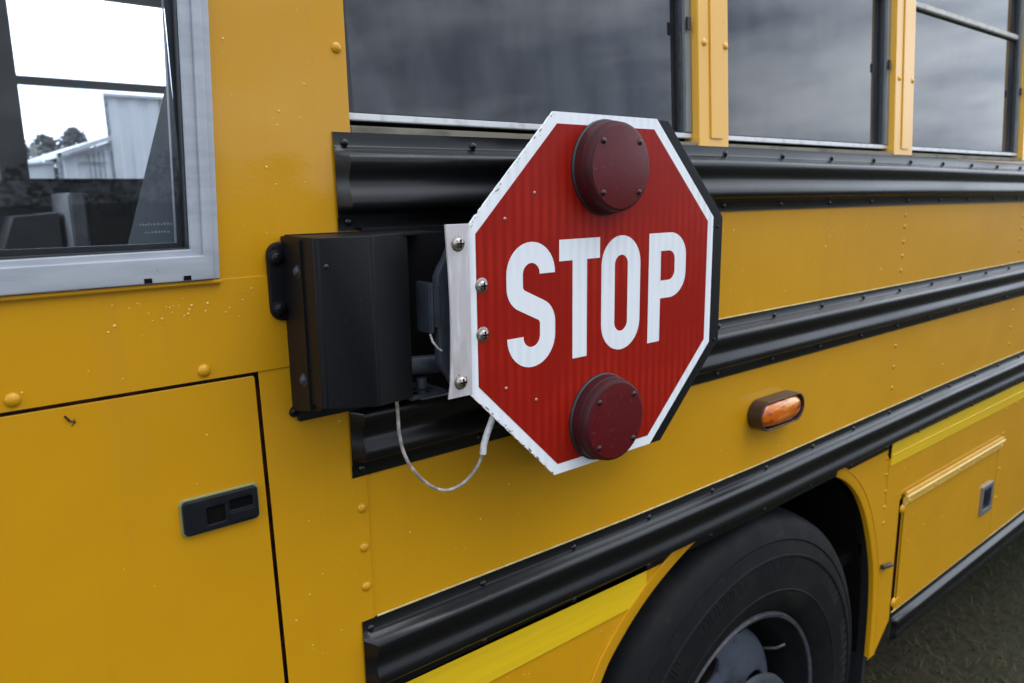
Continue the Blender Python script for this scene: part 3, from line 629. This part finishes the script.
# S
x0, x1 = 0.559, 0.6365; h = SW / 2; cx = (x0 + x1) / 2; a = (x1 - x0) / 2 - h
top = LT - h - a; bot = LB + h + a; mid = (LT + LB) / 2; q = 0.020
rr_ = 0.018; z1s = mid + 0.4663 * (a - 0.5774 * rr_) + 0.9063 * rr_
SPa = ring_arc(cx - a + rr_, z1s, rr_, rr_, 180, 245, 12); SP = SPa + [(2 * cx - x, 2 * mid - z) for x, z in SPa[::-1]]
path = [(cx + a, top - .0004)] + ring_arc(cx, top, a, a, 0, 180, 20)
path += SP
path += ring_arc(cx, bot, a, a, 0, -180, 20) + [(cx - a, bot + .0004)]
letter([ribbon(path, SW)], 'S')
# T
letter([[(0.644, LT), (0.716, LT), (0.716, LT - .0265), (0.6925, LT - .0265), (0.6925, LB), (0.6670, LB), (0.6670, LT - .0265), (0.644, LT - .0265)]], 'T')
# O
def stadium(x0, x1, z0, z1):
    r = (x1 - x0) / 2; c = (x0 + x1) / 2
    return ring_arc(c, z1 - r, r, r, 0, 180, 18) + ring_arc(c, z0 + r, r, r, 180, 360, 18)
letter([stadium(0.7195, 0.7955, LB - .0005, LT + .0005), stadium(0.7195 + SW, 0.7955 - SW, LB + SW, LT - SW)], 'O')
# P
px0, px1 = 0.8135, 0.8945; zb = LT - 0.60 * LH
out_ = [(px0, LB), (px0 + SW, LB), (px0 + SW, zb), (px1 - .036, zb)] + ring_arc(px1 - .036, zb + .034, .036, .034, -90, 0, 10) + ring_arc(px1 - .036, LT - .034, .036, .034, 0, 90, 10) + [(px0, LT)]
in_ = [(px0 + SW, zb + SW), (px0 + SW, LT - SW)] + [(px1 - .036, LT - SW)][:0] + ring_arc(px1 - .0385, LT - SW - .013, .0135, .013, 90, 0, 8) + ring_arc(px1 - .0385, zb + SW + .013, .0135, .013, 0, -90, 8)
letter([out_, in_], 'P')
# dark chips and scuffs along the two left diagonals of the border
ch = MB(); oc_ = octo(CX, CZ, HW); rnd = random.Random(11)
for ei in (4, 6):
    A_, B_ = Vector(oc_[ei]), Vector(oc_[(ei + 1) % 8]); nin = (Vector((CX, CZ)) - (A_ + B_) / 2).normalized(); dd_ = (B_ - A_).normalized()
    for k in range(26):
        t = (rnd.choice((.08, .3, .38, .55, .8)) + rnd.gauss(0, .05)) % 1; c = A_ + (B_ - A_) * t + nin * (0.0006 + abs(rnd.gauss(0, .0016))); rr = .0004 + .0018 * rnd.random() ** 3
        pts_ = []
        for q_ in range(7):
            a_ = 2 * math.pi * q_ / 7; v_ = c + dd_ * rr * 1.8 * math.cos(a_) * rnd.uniform(.5, 1.2) + nin * rr * .8 * math.sin(a_) * rnd.uniform(.4, 1.2); pts_.append((v_.x, SY - .0003, v_.y))
        ch.poly(pts_)
co_ = ch.build('edge_chips', mat('dark_edge_chip', (0.13, 0.11, 0.10), 0.7, noise=(80, (0.3, 0.28, 0.26), .45, .6)), panel, False); co_['kind'] = 'stuff'
# small rivets in the face
M['face_rivet'] = mat('pinkish_rivet', (0.45, 0.22, 0.18), 0.4, metal=.5)
for x, z in ((0.558, -0.030), (0.604, -0.001), (0.556, -0.232), (0.604, -0.255)): MB().dome(x, SY - 0.0006, z, 0.0023, 0.0016, 10, 3).build('face_rivet', M['face_rivet'], panel)
# lamps
def stop_lamp(lx, lz):
    gk = MB().lathe(lx, lz, [(0.0595, SY), (0.0600, SY - .003), (0.0585, SY - .005), (0.05, SY - .005)], 64)
    lamp = gk.build('stop_lamp', M['rubber'], sign, True, False, 40)
    MB().lathe(lx, lz, [(0.0578, SY - .0045), (0.0572, SY - .016), (0.0567, SY - .0164), (0.0566, SY - .0176), (0.0560, SY - .018), (0.0553, SY - .0250), (0.0540, SY - .0280), (0.051, SY - .0293)], 72).build('lens_wall', M['lenswall'], lamp, True, False, 40)
    MB().lathe(lx, lz, [(0.0512, SY - .0293), (0.040, SY - .0303), (0.02, SY - .0312), (0, SY - .0315)], 72).build('lens', M['lens'], lamp, True, False, 40)
    for sx in (-1, 1):
        for sz in (-1, 1):
            MB().dome(lx + sx * .033, SY - .0300, lz + sz * .031, 0.0040, 0.0026, 14, 4).build('lens_screw', M['screwdark'], lamp)
stop_lamp(0.7235, 0.0290); stop_lamp(0.7205, -0.3000)
# aluminium hinge strip holding the blade, slightly bowed left edge
st = [(0.5050, -0.0335), (0.4725, -0.0335)] + [(0.4725 + 0.004 * math.sin(math.pi * k / 12) , -0.0335 - 0.196 * k / 12) for k in range(1, 12)] + [(0.4705, -0.2295), (0.5035, -0.2295)]
strip = plate('hinge_strip', [st], SY - 0.0035, 0.003, mat('scuffed_aluminium_strip', (0.60, 0.56, 0.57), 0.42, metal=0.35, noise=[(14, (0.42, 0.33, 0.30), 0.52, 0.75, (1, 1, .5)), (90, (0.75, 0.73, 0.74), .5, .7, (1, 1, .2)), (35, (0.13, 0.10, 0.09), 0.66, 0.78)], bump=(120, .2, .0005)), sign, 0.0006)
def bolt(x, y, z, r, name, m, parent, axis='-y', hsc=0.75):
    mb = MB(); mb.dome(x, y, z, r * 1.3, r * 0.18, 20, 2, axis); mb.dome(x, y - (r * .1 if axis == '-y' else 0), z, r, r * hsc, 20, 5, axis)
    o = mb.build(name, m, parent)
    cb = MB(); d = r * .62
    if axis == '-y':
        yy = y - r * hsc - r * .10; cb.box(x - d, x + d, yy - .0001, yy + r * .25, z - r * .11, z + r * .11); cb.box(x - r * .11, x + r * .11, yy - .0002, yy + r * .25, z - d, z + d)
        cb.build('cross_slot', M['dark'], o, False)
    return o
for x, z, y in ((0.4885, -0.0545, SY - .0035), (0.4875, -0.2115, SY - .0035)): bolt(x, y, z, 0.0072, 'screw', M['zinc'], strip)
for x, z in ((0.5225, -0.1045), (0.5225, -0.1615)): bolt(x, SY - .0005, z, 0.0070, 'screw', M['zinc'], panel)

# housing: mounting ear, side box, folded cover
ear = plate('mounting_ear', [rrect(0.3135, 0.350, -0.1345, -0.0490, 0.014)], -0.008, 0.008, M['housing'], sign, 0.002)
for z in (-0.066, -0.121): bolt(0.3225, -0.008, z, 0.0070, 'mounting_bolt', M['housing'], ear)
XL, ZTp, ZBt = 0.331, -0.0430, -0.2300
sb = MB()
sb.box(XL, XL + .003, -0.078, -0.002, -0.234, ZTp, .0008)                       # left side wall
sb.box(XL + .003, 0.600, -0.012, -0.0045, -0.250, -0.0415, .0008); sb.box(0.425, 0.600, -0.0119, -0.0046, -0.0414, -0.0375)                 # back plate
sb.box(XL + .0031, 0.475, -0.076, -0.010, -0.0450, ZTp + .0005, .0006)          # top wall
sb.box(0.3262, XL - .0002, -0.0610, -0.0585, -0.2300, -0.0450, .0005)
sb.box(XL + .0031, 0.475, -0.070, -0.010, -0.2385, -0.2365, .0006)              # bottom wall
sb.box(0.4555, 0.500, -0.0655, -0.010, -0.0455, -0.0435, .0006)
for v_ in sb.bm.verts:
    if v_.co.z < -0.2 and v_.co.y < -0.0121: v_.co.z = (-0.2375 if v_.co.z < -0.2375 else -0.2360) + (-v_.co.y - 0.012) * 0.22
    elif v_.co.z < -0.2 and v_.co.x < XL + .0031: v_.co.z = -0.2385
box = sb.build('housing_box', M['housing'], sign)
for z, yy in ((-0.079, -0.040), (-0.196, -0.038)): bolt(XL, yy, z, 0.0055, 'housing_screw', M['greymetal'], box, '-x')
bolt(0.3325, -0.004, -0.2395, 0.0050, 'mounting_bolt', M['housing'], box)
# cover: folded sheet, three facets, swept vertically
cv = MB(); cprof = [(0.3285, -0.060), (0.3295, -0.084), (0.334, -0.0875), (0.384, -0.0975), (0.390, -0.0975), (0.4475, -0.072), (0.4465, -0.0700), (0.389, -0.0950), (0.384, -0.0950), (0.3345, -0.0850), (0.3312, -0.0830), (0.3312, -0.060)]
def zt(x): return -0.0425
rowsT = [cv.bm.verts.new((x, y, -0.0420)) for x, y in cprof]; rowsB = [cv.bm.verts.new((x, y, -0.2185 - 0.10 * (x - 0.33))) for x, y in cprof]
for i in range(len(cprof)): j = (i + 1) % len(cprof); cv.bm.faces.new((rowsT[i], rowsT[j], rowsB[j], rowsB[i]))
cv.bm.faces.new(rowsT); cv.bm.faces.new(rowsB[::-1])
# top and bottom returns of the cover
for z0, z1_ in ((-0.0440, -0.0421), (-0.2175, -0.2160)):
    tp = [(0.3313, -0.062), (0.3313, -0.083), (0.3345, -0.0850), (0.384, -0.0949), (0.389, -0.0949), (0.4460, -0.0700), (0.4460, -0.062)]
    A = [cv.bm.verts.new((x, y, z0)) for x, y in tp]; B = [cv.bm.verts.new((x, y, z1_)) for x, y in tp]
    cv.bm.faces.new(A); cv.bm.faces.new(B)
    for i in range(len(tp)): j = (i + 1) % len(tp); cv.bm.faces.new((A[i], A[j], B[j], B[i]))
cover = cv.build('housing_cover', M['housing'], sign, True, False, 12)
bv = cover.modifiers.new('bev', 'BEVEL'); bv.width = 0.0009; bv.segments = 2; bv.limit_method = 'ANGLE'; bv.angle_limit = R(10)
cs = MB(); cs.dome(0.341, -0.0885, -0.071, 0.0030, 0.0022, 12, 3); cs.build('cover_pin', M['screwdark'], cover)
# mechanism in the open end
ar = MB()   # bowed grey swing arm: half-round plate
ap = [(0.492, -0.058)] + [(0.492 - 0.020 * min(1, 1.9 * math.sin(math.pi * k / 16)), -0.062 - 0.158 * k / 16) for k in range(1, 16)] + [(0.492, -0.224)]
arm = plate('swing_arm', [ap], -0.092, 0.012, M['greymetal'], sign, 0.003)
MB().box(0.468, 0.477, -0.092, -0.062, -0.150, -0.100, .0015).box(0.4625, 0.4685, -0.090, -0.060, -0.156, -0.098, .0015).build('hinge_block', M['greymetal'], arm)
dl_ = MB().box(0.446, 0.498, -0.068, -0.012, -0.2360, -0.2300, .002).build('lower_plate', M['greymetal'], sign)
MB().tube([(0.44, -0.055, -0.196), (0.492, -0.055, -0.200)], 0.0115, 16).build('drive_shaft', M['greymetal'], sign)
MB().tube([(0.466, -0.060, -0.2298), (0.466, -0.060, -0.2120)], .0065, 12).build('pivot_pin', M['greymetal'], dl_)
MB().tube([(0.462, -0.089, -0.156), (0.4625, -0.093, -0.164), (0.466, -0.097, -0.171), (0.471, -0.098, -0.175)], 0.0013, 8).build('wire_lead', M['cable'], sign)
# hanging cable
def bez(pts, n=36):
    P = [Vector(p) for p in pts]; out = []
    for k in range(n + 1):
        t = k / n; Q = P[:]
        while len(Q) > 1: Q = [Q[i].lerp(Q[i + 1], t) for i in range(len(Q) - 1)]
        out.append(Q[0])
    return out
cab = smooth_path([(0.4305, -0.225), (0.4305, -0.2502), (0.4300, -0.2700), (0.4330, -0.2919), (0.4405, -0.3117), (0.4525, -0.3294), (0.4668, -0.3437), (0.4825, -0.3524), (0.4988, -0.3530), (0.5126, -0.3476), (0.5252, -0.3372), (0.5335, -0.3243), (0.5363, -0.3135)], 5)
n_ = len(cab); MB().tube([(x, -0.062 - 0.023 * i / n_, z) for i, (x, z) in enumerate(cab)], 0.0021, 10).build('cable', M['cable'], sign)
MB().tube([(0.5359, -0.085, -0.3164), (0.5378, -0.085, -0.3039), (0.5429, -0.086, -0.2896), (0.5495, -0.087, -0.2755), (0.556, -0.088, -0.26)], 0.0042, 12).build('cable_sleeve', M['sleeve'], sign)

# ================================================================== rain droplets (beads on the panels)
random.seed(21)
dr = MB()
def drops(n, xr, zr, y, smin, smax, clump=0):
    for _ in range(n):
        x = random.uniform(*xr); z = random.uniform(*zr)
        if clump and random.random() < .6:
            x = xr[0] + (xr[1] - xr[0]) * (0.5 + random.gauss(0, .12)); z = zr[0] + (zr[1] - zr[0]) * (0.5 + random.gauss(0, .15))
        r = smin + (smax - smin) * random.random() ** 3
        dr.dome(x, y, z, r, r * .5, 8, 3)
drops(26, (0.15, 0.30), (-0.135, -0.092), -0.0022, .0007, .0016, 1)
drops(10, (-0.1, 0.30), (-0.185, -0.09), -0.0022, .0006, .0012)
drops(22, (0.28, 0.40), (-0.05, 0.2), 0.0, .0006, .0014)
drops(16, (0.31, 0.405), (-0.6, -0.25), -0.0008, .0006, .0013)
drops(18, (0.0, 0.28), (-0.7, -0.21), -0.0008, .0006, .0012)
drops(50, (1.0, 1.85), (-0.22, -0.045), 0.0008, .0008, .0020)
drops(40, (0.43, 1.85), (-0.52, -0.345), 0.0008, .0007, .0016)
drops(60, (1.85, 3.2), (-0.5, -0.05), 0.0008, .001, .0024)
drops(14, (0.45, 0.9), (-0.78, -0.69), 0.0008, .0007, .0014)
drops(30, (1.9, 2.7), (-1.1, -0.7), -0.0015, .001, .002)
wd = dr.build('rain_droplets', M['bead'], bus); wd['kind'] = 'stuff'; wd['label'] = 'tiny scattered rain beads on the yellow panels'
# beads on the black rails and housing
dr = MB(); random.seed(4)
def rdrops(n, xr, zr, y, smin, smax):
    for _ in range(n):
        r = smin + (smax - smin) * random.random() ** 2.5; dr.dome(random.uniform(*xr), y, random.uniform(*zr), r, r * .6, 8, 3)
rdrops(26, (0.42, 1.6), (0.045, 0.050), -0.017, .0008, .0018); rdrops(20, (0.42, 2.0), (0.000, 0.004), -0.0215, .0008, .0018)
rdrops(34, (1.05, 2.4), (-0.252, -0.247), -0.018, .0008, .0018); rdrops(10, (1.1, 2.2), (-0.300, -0.294), -0.0215, .0008, .0018)
rdrops(40, (0.42, 1.9), (-0.562, -0.557), -0.017, .0008, .0020)
wd = dr.build('rail_droplets', M['water'], bus); wd['kind'] = 'stuff'; wd['label'] = 'rain beads lying along the black rail ridges'
dr = MB(); rdrops(20, (0.335, 0.38), (-0.22, -0.05), -0.0900, .0006, .0012)
for v in dr.bm.verts: v.co.y = v.co.y - 0.2 * (v.co.x - 0.345)
wd = dr.build('housing_droplets', M['water'], sign); wd['kind'] = 'stuff'; wd['label'] = 'a few rain beads on the black housing cover'
# scratch and grime nick on the compartment door
nk = MB(); nk.tube([(0.1095, -0.0012, -0.2000), (0.1130, -0.0016, -0.2055), (0.1165, -0.0016, -0.2075)], [.0009, .0011, .0005], 6); nk.tube([(0.1165, -0.0012, -0.2045), (0.1178, -0.0012, -0.2075), (0.1140, -0.0012, -0.2110)], [.0004, .0008, .0003], 6)
nk.build('paint_chip', M['primer'], door)

# ================================================================== driver seat and cab furniture seen through the window
def sy(lst): return lst
seat = empty('driver_seat', (0.45, 0.45, -0.92), 'dark blue vinyl driver seat with raked backrest behind the side window', 'seat')
def prism(pts, y0, y1, name, m, parent, bev=0.012):
    me = shape([pts], y0, y1 - y0, bev); return link(name, me, m, parent, True, False, 40)
prism([(0.22, -0.40), (0.42, -0.40), (0.62, 0.30), (0.60, 0.36), (0.52, 0.37), (0.46, 0.33)], 0.16, 0.66, 'backrest', M['seat'], seat, 0.02)
prism([(-0.22, -0.50), (0.40, -0.50), (0.42, -0.38), (-0.20, -0.36)], 0.16, 0.66, 'cushion', M['seat'], seat, 0.02)
MB().box(-0.05, 0.30, 0.26, 0.56, -0.92, -0.51, .01).build('pedestal', M['greybox'], seat)
eb = empty('control_box', (0.55, 2.2, -0.2), 'dark boxy heater cabinet with pale front edge below the far window', 'cabinet')
MB().box(0.525, 0.66, 2.0, 2.33, -0.23, 0.015, .01).build('cabinet_body', M['greybox'], eb)
MB().box(0.475, 0.5245, 2.0, 2.33, -0.20, 0.018, .006).build('pale_edge', M['palebox'], eb)
MB().box(0.53, 0.62, 2.05, 2.3, -0.92, -0.231).build('stand', M['greybox'], eb)
eb2 = empty('step_panel', (0.3, 2.2, -0.9), 'low grey sloping guard panel left of the dark cabinet', 'panel')
prism([(0.26, -0.25), (0.46, -0.25), (0.46, -0.045), (0.33, -0.055)], 2.1, 2.3, 'guard_plate', M['interior'], eb2, .006)
MB().box(0.28, 0.44, 2.12, 2.28, -0.92, -0.256).build('guard_base', M['greybox'], eb2)
# passenger seat backs, faint behind the tinted glass
gs = 'high backed passenger seats along the near side'
pos = ['first passenger seat back behind the pane left of the stop sign', 'second passenger seat back behind the middle tinted pane', 'third passenger seat back behind the rear tinted pane', 'fourth passenger seat back farthest along the bus']
for i, x in enumerate((0.90, 1.62, 2.36, 3.10)):
    s0 = empty('passenger_seat', (x, 0.5, -0.92), pos[i], 'seat', gs)
    prism([(x - .05, -0.45), (x + .03, -0.45), (x + .13, 0.20), (x + .10, 0.25), (x + .05, 0.25), (x + .02, 0.20)], 0.10, 0.95, 'backrest', M['seat'], s0, .015)
    prism([(x - .45, -0.50), (x + .02, -0.50), (x + .02, -0.40), (x - .45, -0.38)], 0.10, 0.95, 'cushion', M['seat'], s0, .015)

# ================================================================== far buildings and trees seen through the cab
bd = empty('metal_building', (8, 27, GZ), 'tall white corrugated metal building seen through both bus windows', 'building')
def corr_wall(x0, x1, y, z0, zf0, zf1, step=0.16, d=0.035):
    mb = MB(); x = x0; prev = None; i = 0
    while x < x1 + .001:
        zt_ = zf0 + (zf1 - zf0) * (x - x0) / (x1 - x0); yy = y - (d if i % 4 in (1, 2) else 0)
        cur = (mb.bm.verts.new((x, yy, z0)), mb.bm.verts.new((x, yy, zt_)))
        if prev: mb.bm.faces.new((prev[0], cur[0], cur[1], prev[1]))
        prev = cur; x += step * (0.18 if i % 2 == 0 else 0.82); i += 1
    return mb
def slab2(pts, z0, z1):
    mb = MB(); A = [mb.bm.verts.new((x, y, z0)) for x, y in pts]; B = [mb.bm.verts.new((x, y, z1)) for x, y in pts]; mb.bm.faces.new(A); mb.bm.faces.new(B)
    for i in range(len(pts)): j = (i + 1) % len(pts); mb.bm.faces.new((A[i], A[j], B[j], B[i]))
    return mb
corr_wall(5.65, 16, 25, GZ, 2.95, 2.95, 0.3, .05).build('wall', M['corr'], bd, False)
slab2([(5.66, 25.06), (16, 25.06), (18, 36), (8.6, 36)], GZ, 2.93).build('side_walls', M['corr'], bd, False)
slab2([(5.58, 24.85), (16.1, 24.85), (18.1, 36.2), (8.5, 36.2)], 2.96, 3.04).build('roof', M['roofm'], bd, False)
MB().box(5.60, 5.70, 24.90, 24.94, GZ, 2.95).box(7.15, 7.19, 24.90, 24.94, GZ, 2.95).build('corner_trim', M['trim'], bd, False)
sh = empty('metal_shed', (5, 25, GZ), 'white low metal shed with sloping gable roof left of the tall building', 'shed')
corr_wall(4.28, 5.58, 24.6, GZ, 1.16, 1.64, 0.3, .04).build('wall', M['corr'], sh, False)
def slab(pts, y0, y1): 
    mb = MB(); A = [mb.bm.verts.new((x, y0, z)) for x, z in pts]; B = [mb.bm.verts.new((x, y1, z)) for x, z in pts]; mb.bm.faces.new(A); mb.bm.faces.new(B)
    for i in range(len(pts)): j = (i + 1) % len(pts); mb.bm.faces.new((A[i], A[j], B[j], B[i]))
    return mb
slab([(4.15, 1.14), (5.58, 1.66), (5.58, 1.80), (4.15, 1.27)], 24.3, 32).build('roof', M['roofm'], sh, False)
slab([(4.15, 1.08), (5.58, 1.60), (5.58, 1.64), (4.15, 1.13)], 24.31, 24.4).build('fascia', M['trim'], sh, False)
MB().box(4.12, 4.22, 24.3, 24.4, GZ, 1.26).build('corner_post', M['trim'], sh, False)
dd = MB()
for k in range(4): dd.box(4.95 + .13 * k, 4.97 + .13 * k, 24.5, 24.55, GZ, 1.25 + .05 * k)
dd.box(4.72, 5.4, 24.5, 24.55, 1.0, 1.03); dd.build('door_frame', M['trim'], sh, False)
lw = empty('lean_to', (3.4, 25, GZ), 'lowest white roof at the left edge of the shed', 'lean-to')
slab([(1.5, 0.75), (4.12, 1.02), (4.12, 1.07), (1.5, 0.80)], 25, 27).build('roof', M['roofm'], lw, False)
slab([(1.5, GZ), (4.12, GZ), (4.12, 1.015), (1.5, 0.745)], 25.1, 26.9).build('wall', M['corr'], lw, False)
pl = MB().tube([(7.2, 50, GZ), (7.2, 50, 3.0)], 0.16, 10).build('utility_pole', mat('pale_pole_wood', (0.4, 0.38, 0.34), .8, noise=(5, (.3, .28, .25), .4, .7)), None); pl['label'] = 'pale slim pole standing in front of the distant trees'; pl['category'] = 'pole'
random.seed(9)
tl = ['bushy bare winter tree left of the pale pole', 'rounded winter tree just right of the pale pole', 'taller winter tree nearest the shed roof', 'farthest left winter tree beyond the low roof']
for i, (tx, tz, w) in enumerate(((6.6, 4.0, 1.9), (8.6, 3.8, 1.8), (10.2, 4.3, 1.6), (4.6, 3.9, 1.9))):
    t = empty('tree', (tx, 55, GZ), tl[i], 'tree', 'winter trees beyond the sheds')
    tk = MB().tube([(tx, 55, GZ), (tx + .1, 55, 0), (tx, 55, tz - .6)], [.22, .16, .06], 8)
    for k in range(10):
        a = random.uniform(0, 6.28); z0 = random.uniform(-.5, tz - 1); tk.tube([(tx, 55, z0), (tx + math.cos(a) * w * .8, 55 + math.sin(a) * w * .8, z0 + random.uniform(.5, 1.2))], [.06, .015], 6)
    tk.build('trunk', M['bark'], t)
    cw = MB()
    for k in range(3200):
        a = random.uniform(0, 6.28); u = random.random() ** .5; zz = random.uniform(-1, 1); rr = w * math.sqrt(max(0, 1 - zz * zz)) * u * random.uniform(.7, 1.1)
        c = Vector((tx + rr * math.cos(a), 55 + rr * math.sin(a), 0.9 + zz * (tz - .9))); s = random.uniform(.10, .26)
        v = [Vector([random.gauss(0, 1) for _ in range(3)]).normalized() * s for _ in range(3)]
        cw.poly([c + q_ for q_ in v])
    cw.build('crown', M['bare'], t, False)
# distant wood behind the camera, seen only in the glass
wdm = MB(); random.seed(31)
for k in range(9000):
    a = random.uniform(-0.3, 1.65); d = random.uniform(85, 95); x = d * math.sin(a) * 1.0; y = -d * math.cos(a)
    hmax = 2.2 + 1.4 * math.sin(a * 9) + .9 * math.sin(a * 23 + 1) + .6 * math.sin(a * 51)
    z = random.uniform(GZ, max(0.6, hmax) + random.gauss(0, .25)); s = random.uniform(.3, .7); c = Vector((x, y, z))
    wdm.poly([c + Vector([random.gauss(0, 1) for _ in range(3)]).normalized() * s for _ in range(3)])
wo = wdm.build('far_wood', M['leaf'], None, False); wo['kind'] = 'stuff'; wo['label'] = 'low dark line of distant trees reflected in the bus windows'; wo['category'] = 'wood'
# grass at the lower right beside the bus
gb = MB(); random.seed(12)
for k in range(42000):
    x = random.uniform(1.6, 9.0); y = random.uniform(-2.0, 2.2)
    if x < 2.2 and y > 1.2: continue
    hgt = random.uniform(.012, .045); a = random.uniform(0, 6.28); w = random.uniform(.0012, .0032); lx, ly_ = random.gauss(0, .022), random.gauss(0, .022)
    v0 = gb.bm.verts.new((x - w * math.cos(a), y - w * math.sin(a), GZ)); v1 = gb.bm.verts.new((x + w * math.cos(a), y + w * math.sin(a), GZ)); v2 = gb.bm.verts.new((x + lx, y + ly_, GZ + hgt))
    gb.bm.faces.new((v0, v1, v2))
gr = gb.build('grass', M['grass'], None, False); gr['kind'] = 'stuff'; gr['label'] = 'short dull winter grass beside and beneath the bus'; gr['category'] = 'grass'
